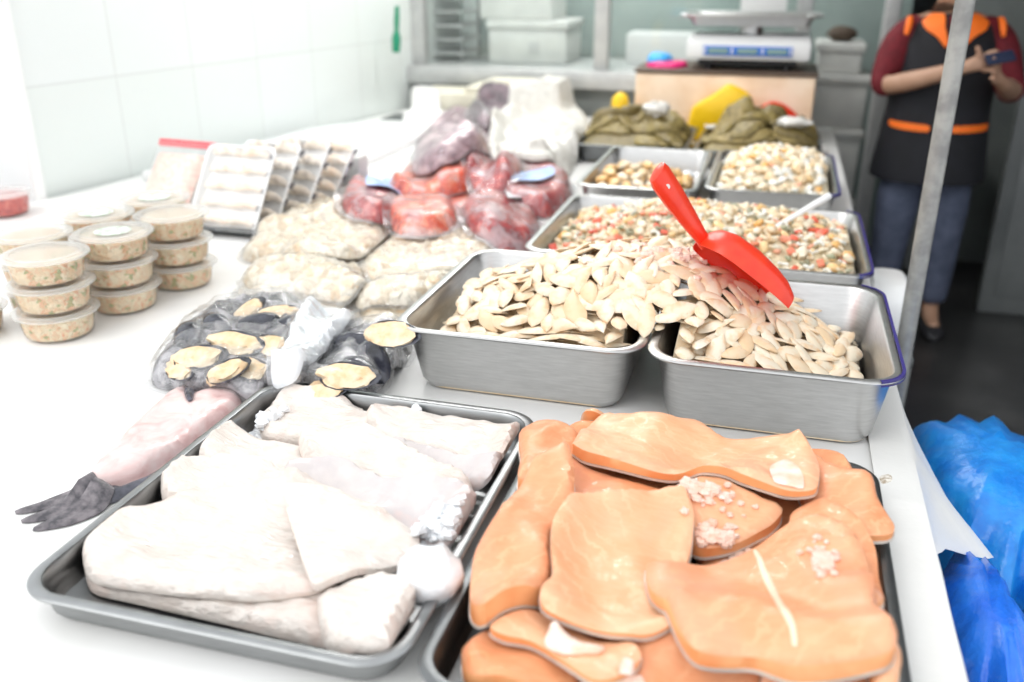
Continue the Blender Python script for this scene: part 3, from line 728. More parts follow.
def whitefish():
    C = TR['fish']; G = 'white fish fillets in the steel tray'
    w, b = W['whitefish'], W['bellyfish']
    kw = dict(r=.016, edge=.42, amp=.006, freq=28, sp=.007, stiff=50, flat=.4, uneven=.5)
    def fl(label, pts, z, th, mat, seed, clamp=C, **k2):
        q = dict(kw); q.update(k2); return fillet('fish_fillet', label, 'fish fillet', pts, z, th, mat, None, G, clampto=clamp, seed=seed, **q)
    fl('white fish fillet in the back left corner of its tray, beside the ice', [(262,418),(285,402),(310,400),(350,410),(376,420),(368,436),(330,446),(290,440),(262,436)], T+.03, .026, w, 1)
    fl('white fish fillet in the back right corner of its tray', [(368,428),(385,418),(420,420),(470,430),(518,440),(522,456),(510,472),(470,470),(420,458),(380,446)], T+.03, .026, w, 2)
    fl('translucent fish belly strip behind the long middle fillet', [(352,448),(400,455),(460,470),(508,478),(500,496),(460,492),(400,478),(350,462)], T+.025, .022, b, 3)
    fl('white fish fillet at the left rim, second row from the back', [(205,448),(222,436),(260,442),(305,450),(325,462),(312,482),(270,486),(225,480),(200,468)], T+.035, .028, w, 4)
    fl('long white fish fillet across the middle of the tray', [(300,452),(320,443),(355,448),(400,462),(440,476),(470,490),(472,505),(440,508),(400,500),(350,488),(310,474)], T+.045, .030, w, 5)
    fl('thick white fish fillet at the left rim, third row from the back', [(162,492),(180,478),(220,474),(270,482),(300,492),(300,512),(260,516),(200,512),(165,506)], T+.04, .030, w, 6)
    fl('greyish translucent belly flap right of the middle, under loose ice', [(290,490),(340,485),(400,502),(460,508),(482,520),(474,548),(440,556),(400,545),(340,530),(295,515)], T+.035, .026, b, 7)
    fl('fish fillet along the front rim of its tray, under the largest one', [(86,566),(120,572),(180,580),(250,588),(330,590),(400,598),(416,620),(405,642),(370,648),(300,636),(220,616),(140,597),(92,585)], T+.02, .024, w, 8)
    fl('largest white fish fillet, a broad flap across the front of its tray', [(84,556),(90,535),(118,518),(150,510),(190,500),(235,496),(290,494),(340,504),(385,524),(420,542),(400,556),(365,568),(335,588),(312,600),(260,602),(190,596),(130,587),(90,578)], T+.065, .018, w, 9, edge=.35, r=.03)
    fl('folded white fish tail piece at the front right of its tray', [(318,598),(345,582),(380,574),(410,584),(420,604),(405,628),(395,645),(360,645),(325,632)], T+.06, .024, w, 10)
    fl('thin triangular fish flap folded over the largest white fillet', [(285,500),(318,500),(350,508),(390,524),(421,541),(398,556),(366,570),(336,586),(316,595),(306,575),(296,540)], 0, .011, w, 12, edge=.75, r=.008)
    # lump of ice
    x, y = at(430, 582, T+.045); m = MB()
    m.blob((x, y, T+.055), (.040, .036, .034), 22, 14, .10, 2.2, 4)
    tag(m.obj('ice_lump', W['ice'], sharp=radians(60)), 'round lump of white ice beside the largest fish fillet', 'ice')
    def ice(label, cx, cy, spread, n, seed, size):
        r_ = random.Random(seed); m = MB(); X, Y = pxh([(cx, cy)])[0]
        for i in range(n):
            a, q = r_.uniform(0, 2*pi), abs(r_.gauss(0, .5)); s = r_.uniform(*size)
            x = X+cos(a)*q*spread[0]; y = Y+sin(a)*q*spread[1]
            x = min(max(x, C[0]+s), C[1]-s); y = min(max(y, C[2]+s), C[3]-s)
            m.blob((x, y, hm_at(x, y)+s*.45), (s, s*r_.uniform(.7, 1.1), s*.7), 7, 5, .3, 2.5, i+seed)
        tag(m.obj('crushed_ice', W['fish_ice'], sharp=radians(20)), label, 'ice', 'ice on the white fish', 'stuff')
    ice('crushed ice in the back left corner of the white fish tray', 264, 422, (.022, .03), 40, 1, (.006, .013))
    ice('crushed ice on the belly flap right of the long fish fillet', 445, 528, (.05, .025), 70, 2, (.005, .012))
    m = MB(); x, y = at(416, 414, T+.032); m.blob((x, y, T+.040), (.011, .009, .008), 9, 6, .2, 2, 3)
    tag(m.obj('ice_chip', W['ice']), 'single ice chip on the back rim of the white fish tray', 'ice')

def pinkfish():
    s = Slab(px([(70,500),(84,486),(92,470),(112,448),(135,425),(158,404),(176,392),(188,388),(192,398),(205,394),(222,392),(240,396),(236,408),(214,424),(190,442),(165,460),(140,474),(112,484),(90,494)], T+.01), .026, r=.03, edge=.2, amp=.006, freq=24, sp=.009, stiff=20, seed=9)
    v, f = s.mesh(); o = mk('gutted_fish', v, f, W['pinkfish'])
    tag(o, 'gutted pink fish with a dark tail, left of the white fish tray', 'fish')
    s2 = Slab(px([(92,492),(130,482),(170,466),(205,444),(206,450),(180,470),(140,488),(104,500)], T+.01), .012, r=.012, edge=.3, amp=.001, sp=.008, stiff=10, seed=2)
    v, f = s2.mesh(); mk('back_skin', v, f, W['darkskin'], o)['label'] = 'dark skin along the back'
    for i, pts in enumerate(([(92,484),(98,492),(80,500),(48,508),(18,513),(16,509),(44,500),(70,490)], [(98,490),(102,500),(84,509),(52,518),(24,522),(22,518),(52,508),(78,498)], [(104,492),(116,497),(100,512),(70,524),(36,530),(34,526),(64,514),(86,502)])):
        t = Slab(px(pts, T+.004), .005, r=.006, edge=.3, amp=.0008, sp=.008, stiff=4, seed=i)
        v, f = t.mesh(); mk('tail_fin', v, f, W['fin'], o)
    t = Slab(px([(184,392),(189,386),(194,390),(193,400),(188,402)], T+.03), .01, r=.006, edge=.3, amp=0, sp=.005, stiff=6)
    v, f = t.mesh(); mk('collar_scrap', v, f, W['darkskin'], o)

# ============================================================ HEAPS OF SMALL PIECES
def variant_slice(i):
    r_ = random.Random(i); L = r_.uniform(.062, .092); Wd = r_.uniform(.025, .034); th = r_.uniform(.006, .010)
    asym = r_.uniform(.75, 1.35); bend = r_.uniform(-.10, .10); sag = r_.uniform(.0, .006); loops = []; n = 10
    for k in range(11):
        s = k/10; w = max(sin(pi*s**asym)**.72, .03)*Wd/2; x = (s-.5)*L; yo = bend*L*(4*(s-.5)**2)*.5; zo = -sag*(4*(s-.5)**2)
        h = th/2*(.35+.65*sin(pi*s))
        loops.append([(x, yo+cos(2*pi*j/n)*w, zo+sin(2*pi*j/n)*h*(1.3 if sin(2*pi*j/n) > 0 else .7)) for j in range(n)])
    m = MB(); m.loft(loops); return m
def variant_lump(i, r=(.013, .010, .008), amp=.22):
    m = MB(); m.blob((0, 0, 0), r, 9, 6, amp, 1.8, i+11); return m
def variant_curl(i):
    r_ = random.Random(i+90); R = r_.uniform(.009, .014); a0 = r_.uniform(3.2, 5.0)
    m = MB(); m.tube([(R*cos(a0*k/9), R*sin(a0*k/9), .002*sin(k)) for k in range(10)], [.0022+.0026*sin(pi*(k+.6)/10.5) for k in range(10)], 7); return m
def variant_stick(i):
    r_ = random.Random(i+40); a, b, c = r_.uniform(.008, .014), r_.uniform(.006, .009), r_.uniform(.004, .006)
    m = MB(); m.box(-a, a, -b, b, -c, c, .002); return m
def vmesh(m, name, mat, sharp=radians(60)): return mesh_data(name, m.v, m.f, mat, True, sharp)

def scatter(h, region, n, dmin, seed, ok=None):
    """spread-out points in a rectangle, thinning distance until n fit"""
    r_ = random.Random(seed); P = []; d = dmin; miss = 0
    while len(P) < n:
        x, y = r_.uniform(region[0], region[1]), r_.uniform(region[2], region[3])
        if ok and not ok(x, y): continue
        if all((x-a)**2+(y-b)**2 > d*d for a, b in P): P.append((x, y)); miss = 0
        else:
            miss += 1
            if miss > 150: d *= .92; miss = 0
    return P
def place(me, name, x, y, h, r_, off, tilt, flat=True):
    e = .006
    nx, ny = -(h(x+e, y)-h(x-e, y))/(2*e), -(h(x, y+e)-h(x, y-e))/(2*e)
    nrm = Vector((nx+r_.gauss(0, tilt), ny+r_.gauss(0, tilt), 1)).normalized()
    a = r_.uniform(0, 2*pi); t = Vector((cos(a), sin(a), 0)); t = (t-nrm*t.dot(nrm)).normalized(); b = nrm.cross(t)
    o = bpy.data.objects.new(name, me); COL.objects.link(o)
    M = Matrix((t, b, nrm)).transposed().to_4x4(); M.translation = Vector((x, y, h(x, y)+off))
    s = r_.uniform(.85, 1.15); o.matrix_world = M @ Matrix.Diagonal((s, s, s, 1))
    return o
def mound(name, label, cat, rect, h, floor, mat, rr=.04, dz=.006, amp=.003, group=None):
    x0, x1, y0, y1 = rect
    P = np.array([(a, b) for a, b, c in rrect((x0+x1)/2, (y0+y1)/2, x1-x0, y1-y0, rr, 0, 5)])
    s = Slab(P, .02, smooth=False, stiff=1, sp=.010, update=False, amp=0)
    s.b[:] = floor
    v, f = s.mesh(top=lambda d, X, Y: np.array([max(h(a, b)-dz-floor+amp*noise.noise(Vector((a*70, b*70, 1))), .002) for a, b in zip(X, Y)]))
    return tag(mk(name, v, f, mat), label, cat, group, 'stuff')

def clam_heap():
    A, B = TR['panL'], TR['panR']
    def h(x, y):
        sx = .40 if x < -.2 else .30
        z = .792+.195*math.exp(-(abs(x+.2)/sx)**2-((y-1.63)/.27)**2)
        # slump at the far left and right ends
        return z
    def z_in(x, y): return h(x, y)
    for R_, l, nm in ((A, 'bed of small clam bits under the slices in the left deep pan', 'L'), (B, 'bed of small clam bits under the slices in the right deep pan', 'R')):
        mound('clam_meat_bed', l, 'clam meat', R_, h, T+.004, W['slice_fill'], dz=.013)
    V = [vmesh(variant_slice(i), 'clam_slice', W['slice']) for i in range(10)]
    r_ = random.Random(5)
    rim = T+.125
    def ok(x, y):
        if x < A[0]+.02 or x > B[1]-.02 or y < A[2]+.018 or y > A[3]-.018: return False
        if x > -.1 and y > B[3]-.018: return False
        z = h(x, y)
        if abs(x+.167) < .055 and z < rim+.012: return False
        if x > .10 and y > 1.70: return False
        if x < -.44 and y > 1.70: return False
        return True
    P = scatter(h, (A[0], B[1], B[2], A[3]), 300, .030, 3, ok)
    # a bit more at the heart of the heap, none left to chance at the edges
    for i, (x, y) in enumerate(P):
        pan = 'left' if x < -.167 else 'right'
        o = place(V[i % 10], 'clam_slice', x, y, h, r_, .006+.006*r_.random(), .24)
        # keep inside the steel walls: slices next to a wall lie along it
        z = o.location.z
        if z < rim+.02:
            lx, hx = (A[0], A[1]) if pan == 'left' else (B[0], B[1]); ly, hy = (A[2], A[3]) if pan == 'left' else (B[2], B[3])
            ex = .028
            dx = min(x-lx, hx-x); dy = min(y-ly, hy-y)
            if min(dx, dy) < .045:
                a = (pi/2 if dx < dy else 0)+r_.uniform(-.35, .35)
                nrm = Vector((0, 0, 1)); o.rotation_euler = (r_.uniform(-.2, .2), r_.uniform(-.12, .12), a)
        tag(o, 'ivory clam slice heaped in the left deep pan' if pan == 'left' else 'ivory clam slice heaped in the right deep pan, around the red scoop', 'clam slice', 'clam slices in the %s deep pan' % pan)
    # the rest, smaller slices in between, as one body per heap
    m = MB()
    P2 = scatter(h, (A[0], B[1], B[2], A[3]), 330, .02, 33, ok)
    base = variant_slice(77)
    for x, y in P2:
        a = r_.uniform(0, 2*pi); M = Matrix.Translation((x, y, h(x, y)-.009)) @ Matrix.Rotation(a, 4, 'Z') @ Matrix.Rotation(r_.gauss(0, .2), 4, 'X') @ Matrix.Rotation(r_.gauss(0, .15), 4, 'Y') @ Matrix.Scale(.62, 4)
        m.add([M @ Vector(p) for p in base.v], base.f)
    tag(m.obj('clam_slice_remainder', W['slice_fill'], sharp=radians(60)), 'small clam slices filling the gaps of the ivory heap in both deep pans', 'clam slice', None, 'stuff')
    # small ice on the crest
    m = MB()
    for i in range(26):
        x, y = -.20+r_.gauss(0, .05), 1.60+r_.gauss(0, .03); s = r_.uniform(.006, .012)
        m.blob((x, y, h(x, y)+.012), (s, s, s*.8), 7, 5, .3, 2.2, i)
    for i in range(14):
        x, y = -.14+r_.gauss(0, .012), 1.62+r_.gauss(0, .012); s = r_.uniform(.008, .013)
        m.blob((x, y, h(x, y)+.014), (s, s, s*.8), 7, 5, .3, 2.2, i+60)
    tag(m.obj('crushed_ice', W['wet_ice'], sharp=radians(20)), 'crushed ice on the crest of the clam slice heap beside the red scoop', 'ice', None, 'stuff')
    return h

def mixed_heap(h, key, n, seed, where, palette, mfill, small, floor, extra=0, dmin=.022, zmin=.008, label_bed=''):
    R_ = TR[key]; r_ = random.Random(seed)
    rect = R_
    mound('seafood_bed', label_bed, 'seafood', rect, h, floor, W[mfill], dz=.004, amp=.006)
    vs = {}
    for k in palette:
        fn, mat, nm, lab, cat, wgt = k
        vs[nm] = [vmesh(fn(i), nm, W[mat]) for i in range(5)]
    ok = lambda x, y: h(x, y) > floor+zmin and R_[0]+.018 < x < R_[1]-.018 and R_[2]+.018 < y < R_[3]-.018
    for x, y in scatter(h, rect, n, dmin, seed, ok):
        k = r_.choices(palette, [p[5] for p in palette])[0]
        o = place(r_.choice(vs[k[2]]), k[2], x, y, h, r_, .004+.004*r_.random(), .5)
        tag(o, k[3], k[4], k[4]+'s '+where if not k[4].endswith('s') else k[4]+' '+where)
    if extra:
        m = MB(); m.m = 0
        base = [variant_lump(i+30, (.009, .007, .006)) for i in range(4)]+[variant_curl(i+5) for i in range(3)]
        for x, y in scatter(h, rect, extra, .012, seed+1, ok):
            b = r_.choice(base); m.m = r_.choices((0, 1, 2, 3), (5, 1.2, 1, 1.2))[0] if small is None else r_.choices((0, 1, 2, 3), small)[0]
            M = Matrix.Translation((x, y, h(x, y)+.002)) @ Matrix.Rotation(r_.uniform(0, 6.28), 4, 'Z') @ Matrix.Rotation(r_.uniform(-.6, .6), 4, 'X') @ Matrix.Scale(r_.uniform(.8, 1.2), 4)
            m.add([M @ Vector(p) for p in b.v], b.f)
        tag(m.obj('seafood_remainder', [W['chunk'], W['crab'], W['orange'], W['greenish']], sharp=radians(60)), 'small scraps of seafood between the larger pieces '+where, 'seafood', None, 'stuff')

def heaps():
    h1 = lambda x, y: T+.006+.098*math.exp(-(abs(x+.13)/.37)**3.2-(abs(y-2.34)/.29)**3)+.008*noise.noise(Vector((x*9, y*9, 0)))
    w = 'in the widest tray'
    mixed_heap(h1, 'mixed', 290, 11, w, [
        (lambda i: variant_lump(i, (.016, .012, .009)), 'chunk', 'seafood_chunk', 'cream seafood chunk in the red-flecked mix of the widest tray', 'seafood chunk', 4.5),
        (variant_curl, 'glassy', 'squid_curl', 'pale curled squid bit in the red-flecked mix of the widest tray', 'squid curl', 2.2),
        (variant_stick, 'crab', 'crab_stick_piece', 'red crab stick piece in the mix of the widest tray', 'crab stick piece', 2.0),
        (lambda i: variant_lump(i+7, (.017, .011, .008)), 'orange', 'mussel_meat', 'orange mussel meat in the red-flecked mix of the widest tray', 'mussel meat', .9),
        (lambda i: variant_lump(i+3, (.012, .008, .006)), 'greenish', 'dark_shell_bit', 'grey-green bit in the red-flecked mix of the widest tray', 'seafood bit', 1.3)], 'mix_fill', None, T+.004, 520, .024, label_bed='fine seafood bed under the mix in the widest tray')
    h2 = lambda x, y: T+.02+.125*math.exp(-(abs(x-.015)/.20)**3-(abs(y-3.02)/.30)**3)+.008*noise.noise(Vector((x*11, y*11, 3)))
    mixed_heap(h2, 'mix2', 150, 12, 'in the pale mix tray', [
        (lambda i: variant_lump(i+50, (.018, .014, .011)), 'chunk', 'seafood_chunk', 'cream seafood chunk in the pale mix before the right olive heap', 'seafood chunk', 4),
        (lambda i: variant_lump(i+60, (.018, .012, .009)), 'glassy', 'squid_piece', 'pale grey squid piece in the pale mix before the right olive heap', 'squid piece', 2.4),
        (lambda i: variant_lump(i+70, (.018, .012, .009)), 'orange', 'mussel_meat', 'orange mussel meat in the pale mix before the right olive heap', 'mussel meat', 1.2)], 'mix_fill2', (6, .1, .8, .6), T+.004, 260, .026, label_bed='fine seafood bed under the pale mix before the right olive heap')
    h3 = lambda x, y: T+.004+.085*math.exp(-(abs(x+.41)/.17)**3-(abs(y-2.89)/.21)**3)
    R_ = TR['clam']; r_ = random.Random(4)
    V = [vmesh(variant_lump(i+80, (.022, .016, .013), .18), 'mussel_meat', W['orange']) for i in range(4)]+[vmesh(variant_lump(i+95, (.021, .016, .012), .18), 'mussel_meat', W['chunk']) for i in range(2)]
    ok3 = lambda x, y: h3(x, y) > T+.016 and R_[0]+.02 < x < R_[1]-.02 and R_[2]+.02 < y < R_[3]-.02
    for lvl, cnt in ((0, 42), (1, 52)):
        for x, y in scatter(h3, R_, cnt, .030, 5+lvl, ok3):
            o = place(r_.choice(V), 'mussel_meat', x, y, h3, r_, -.014+.018*lvl+.004, .3)
            o.location.z = max(o.location.z, T+.016)
            tag(o, 'orange mussel meat in the half empty tray left of the pale mix', 'mussel meat', 'mussel meats in the half empty tray')
    # white lump in the corner of that tray
    m = MB(); x, y = at(687, 177, T+.02); x = min(x, R_[1]-.03); y = max(y, R_[2]+.04)
    m.blob((x, y, T+.023), (.030, .026, .018), 14, 9, .1, 1.5, 2)
    tag(m.obj('ice_lump', W['ice']), 'white lump in the front right corner of the mussel meat tray', 'ice')
    # spoon handle standing in the mixed tray
    a = Vector((.06, 2.36, T+.07)); p0 = Vector(aty(798, 214, 2.36)); p1 = Vector(aty(829, 196, 2.44))
    m = MB(); d = (p1-p0).normalized()
    m.tube([p0-d*.12, p0-d*.06, p0, p0+(p1-p0)*.5, p1, p1+d*.004], [.006, .006, .007, .0085, .0095, .005], 10)
    o = tag(m.obj('white_spoon', W['white_plastic']), 'white spoon handle sticking out of the widest seafood tray', 'spoon')
    m = MB(); c = p0-d*.15; m.blob(c, (.022, .03, .008), 14, 8, .02); m.obj('spoon_bowl', W['white_plastic'], o)
    # one fleck of ice at the left rim
    # olive leaves
    for key, n, cx, top, tag_, sd in (('leafL', 20, -.522, 'left', 'left olive heap beside the white bag', 1), ('leafR', 24, -.06, 'right', 'right olive heap before the beige box', 2)):
        R2 = TR[key]; r2 = random.Random(sd)
        hb = lambda x, y: T+.02+.075*math.exp(-(abs(x-cx)/.215)**6-(abs(y-3.69)/.28)**6)
        mound('leaf_bed', 'packed olive leaf bits under the '+tag_, 'leaves', R2, hb, T+.004, W['olive'], dz=0, amp=.004)
        for j in range(NY):
            yy = HY0+j*RES
            if R2[2] < yy < R2[3]:
                i0, i1 = int((R2[0]-HX0)/RES), int((R2[1]-HX0)/RES)
                xs = HX0+np.arange(i0, i1)*RES
                HM[j, i0:i1] = np.maximum(HM[j, i0:i1], T+.02+.075*np.exp(-(np.abs(xs-cx)/.215)**6-(abs(yy-3.69)/.28)**6))
        for i in range(n):
            k = i/n; sx = (R2[1]-R2[0])*.5*(1-.15*k); sy = (R2[3]-R2[2])*.5*(1-.5*k)
            x = cx+r2.uniform(-sx, sx)*1.0; y = (R2[2]+R2[3])/2+r2.uniform(-sy, sy)*.9
            a = r2.uniform(-.7, .7)+(pi if r2.random() < .5 else 0); L, Wd = r2.uniform(.075, .12), r2.uniform(.04, .06)
            P = [(x+cos(a)*L*u-sin(a)*Wd*v, y+sin(a)*L*u+cos(a)*Wd*v) for u, v in ((-1, 0), (-.7, -.7), (-.1, -1), (.5, -.85), (.95, -.3), (1, .25), (.5, .9), (-.2, 1), (-.75, .6))]
            s = Slab(P, .016, r=.02, edge=.25, amp=.006, freq=22, stiff=14, sp=.011, lift=.004, seed=i+sd*100, clamp=(R2[0]-.012, R2[1]+.012, R2[2]-.02, R2[3]+.01))
            v, f = s.mesh(); o = mk('olive_leaf', v, f, W['olive']); tag(o, 'olive-brown leaf in the '+tag_, 'leaf', 'olive leaves in the %s heap' % top)

def scoop(h):
    """red scoop: long handle rising to the upper left, hooded bowl dug into the heap"""
    A = Vector(aty(657, 172, 1.50)); B = Vector(aty(702, 238, 1.56)); Cc = Vector(aty(775, 296, 1.60))
    d = (B-A).normalized()
    # local frame: x along the handle towards the bowl tip
    ax = (Cc-A).normalized(); side = Vector((0.55, .83, 0)); side = (side-ax*side.dot(ax)).normalized(); upv = side.cross(ax)
    if upv.z < 0: upv = -upv; side = -side
    m = MB()
    hp = [A-d*.004, A, A+d*.012, A+(B-A)*.35, A+(B-A)*.7, B-d*.006, B+d*.012]
    hr = [.012, .023, .027, .026, .021, .016, .016]
    loops = []
    for p, r in zip(hp, hr):
        loops.append([p+side*cos(2*pi*j/14)*r+upv*sin(2*pi*j/14)*r*.55 for j in range(14)])
    m.loft(loops)
    o = m.obj('red_scoop', W['red_plastic']); tag(o, 'red plastic scoop standing in the ivory clam slices of the right deep pan', 'scoop')
    # bowl: half-open shell, thick walled
    ob = []; ib = []
    L = (Cc-B).length
    bx = (Cc-B).normalized(); bs = (side-bx*side.dot(bx)).normalized(); bu = bs.cross(bx)
    bu = Vector((.72, .50, .48)); bu = (bu-bx*bu.dot(bx)).normalized(); bs = bx.cross(bu)
    n = 17; prof = [(0.0, .014, .012), (.05, .038, .032), (.12, .058, .046), (.25, .068, .054), (.5, .071, .056), (.75, .069, .052), (.92, .064, .046), (1.04, .056, .036)]
    for s, wv, dv in prof:
        c = B+bx*L*s
        ob.append([c+bs*wv*cos(pi*k/(n-1)*1.0)+bu*(dv*(sin(pi*k/(n-1))**.7)-.014) for k in range(n)])
        ib.append([c+bs*(wv-.0028)*cos(pi*k/(n-1))+bu*((dv-.0028)*(sin(pi*k/(n-1))**.7)-.014) for k in range(n)])
    v = [p for l in ob for p in l]+[p for l in ib for p in l]; N = len(ob)*n; f = []
    for i in range(len(ob)-1):
        for k in range(n-1):
            q = (i*n+k, i*n+k+1, (i+1)*n+k+1, (i+1)*n+k); f.append(q); f.append(tuple(N+x for x in q[::-1]))
        for k in (0, n-1):
            a, b = i*n+k, (i+1)*n+k; f.append((a, b, b+N, a+N))
    for i in (0, len(ob)-1):
        for k in range(n-1): a, b = i*n+k, i*n+k+1; f.append((a, b, b+N, a+N))
    mk('scoop_bowl', v, f, W['red_plastic'], o)
    cd = (Vector((0, 0, CH))-A).normalized(); cd = (cd-d*cd.dot(d)).normalized(); c = A+d*.024+cd*.0155; m = MB(); m.tube([c-cd*.006, c+cd*.0025], .005, 10); m.obj('hang_hole', W['scale_white'], o)['label'] = 'small pale hanging hole'
# ============================================================ BAGS
def bag(name, label, cat, outline, z, th, inner_mat, film='film', inner='contents', group=None, flange=.014, amp=.005, seed=0, prints=(), stiff=30, rr=.07, world=False, clamp=None, lump=0):
    P = outline if world else pxz(outline, th, clamp)
    s = Slab(P, th, r=rr, edge=.12, amp=amp, freq=20, sp=.011, stiff=stiff, seed=seed, clamp=clamp, margin=flange+.006, skinh=.007)
    if lump:
        n0 = s.nz
        s.nz = lambda x, y: n0(x, y)+lump/s.amp*(.45-noise.voronoi(Vector((x*42+seed, y*42, seed*2.1)))[0][0])
    v, f = s.mesh(z0=.0012, sp=.0065 if lump else None)
    base = s.P.mean(0); o = None
    # film: a closed skin a little larger than what is in it, with a flat seal round the edge
    sf = lambda d, x, y: np.maximum(np.array([s.th*float(s.prof(np.clip(q-flange, 0, 9))) if q > flange else .0035+.002*abs(noise.noise(Vector((a*60, b*60, 3)))) for q, a, b in zip(d, x, y)])
                         +np.array([s.amp*.8*s.nz(a, b)*min(max(q-flange, 0)/s.r+.25, 1) for q, a, b in zip(d, x, y)])+.0022+np.array([.0022*noise.noise(Vector((a*75, b*75, seed))) for a, b in zip(x, y)]), .0018)
    fv, ff = s.mesh(z0=.0002, top=sf, grow=flange, sp=.011)
    o = mk(name, fv, ff, W[film]); tag(o, label, cat, group)
    c = mk(inner, v, f, inner_mat, o)
    if inner == 'contents': c['kind'] = 'stuff'
    for nm, pts, mat in prints:
        q = Slab(pxh(pts), .0012, r=.004, edge=.5, amp=0, sp=.01, stiff=6, lift=.0062, update=False)
        pv, pf = q.mesh(); mk(nm, pv, pf, W[mat], o)
    return o, s

def mussel_bag(label, outline, z, seed, mussels, where):
    """bag of half-shell mussels: a dark jumble with some shells turned meat side up"""
    P = pxz(outline, .062, (-3, -.625, 0, 9))
    s = Slab(P, .056, r=.07, edge=.12, amp=.010, freq=30, sp=.008, stiff=20, seed=seed, clamp=(-3, -.622, 0, 9), margin=.018, skinh=.016)
    n0 = s.nz; s.nz = lambda x, y: n0(x, y)+1.6*(.45-noise.voronoi(Vector((x*26+seed, y*40, seed*2.1)))[0][0])
    v, f = s.mesh(z0=.0012)
    fl = .012
    sf = lambda d, x, y: np.maximum(np.array([(s.th*float(s.prof(max(q-fl, 0))) if q > fl else .004)+s.amp*.8*s.nz(a, b)*min(max(q-fl, 0)/s.r+.25, 1) for q, a, b in zip(d, x, y)])+.013+.005*np.array([noise.noise(Vector((a*55, b*55, seed))) for a, b in zip(x, y)]), .003)
    fv, ff = s.mesh(z0=.0002, top=sf, grow=fl, sp=.009)
    o = mk('mussel_bag', fv, ff, W['film_frost']); tag(o, label, 'bag of mussels')
    c = mk('contents', v, f, W['greyfish'], o); c['kind'] = 'stuff'
    for i, (u, w, L, ang, up) in enumerate(mussels):
        x, y = pxh([(u, w)])[0]; zz = hm_at(x, y)
        m = MB(); n = 14
        Wd = L*.56; loops = []
        for ring, (k, dz) in enumerate(((.15, -.012), (.6, -.010), (.9, -.004), (1, .002), (.96, .003), (.8, -.001), (.3, -.003))):
            loops.append([(L/2*k*cos(2*pi*j/n)*(1+.18*cos(2*pi*j/n)), Wd/2*k*sin(2*pi*j/n), dz) for j in range(n)])
        m.loft(loops)
        R = Matrix.Translation((x, y, zz-.013)) @ Matrix.Rotation(.55 if up else -2.6, 4, 'X') @ Matrix.Rotation(ang, 4, 'Z') @ Matrix.Rotation(random.Random(i+seed).uniform(-.25, .25), 4, 'Y')
        ms = mk('mussel', [R @ Vector(p) for p in m.v], m.f, W['shell'], o)
        if up:
            b = MB(); b.blob((0, 0, .001), (L*.45, Wd*.43, .0085), 16, 10, .20, 2.0, i+seed)
            mk('meat', [R @ Vector(p) for p in b.v], b.f, W['meat'], ms)
    return o

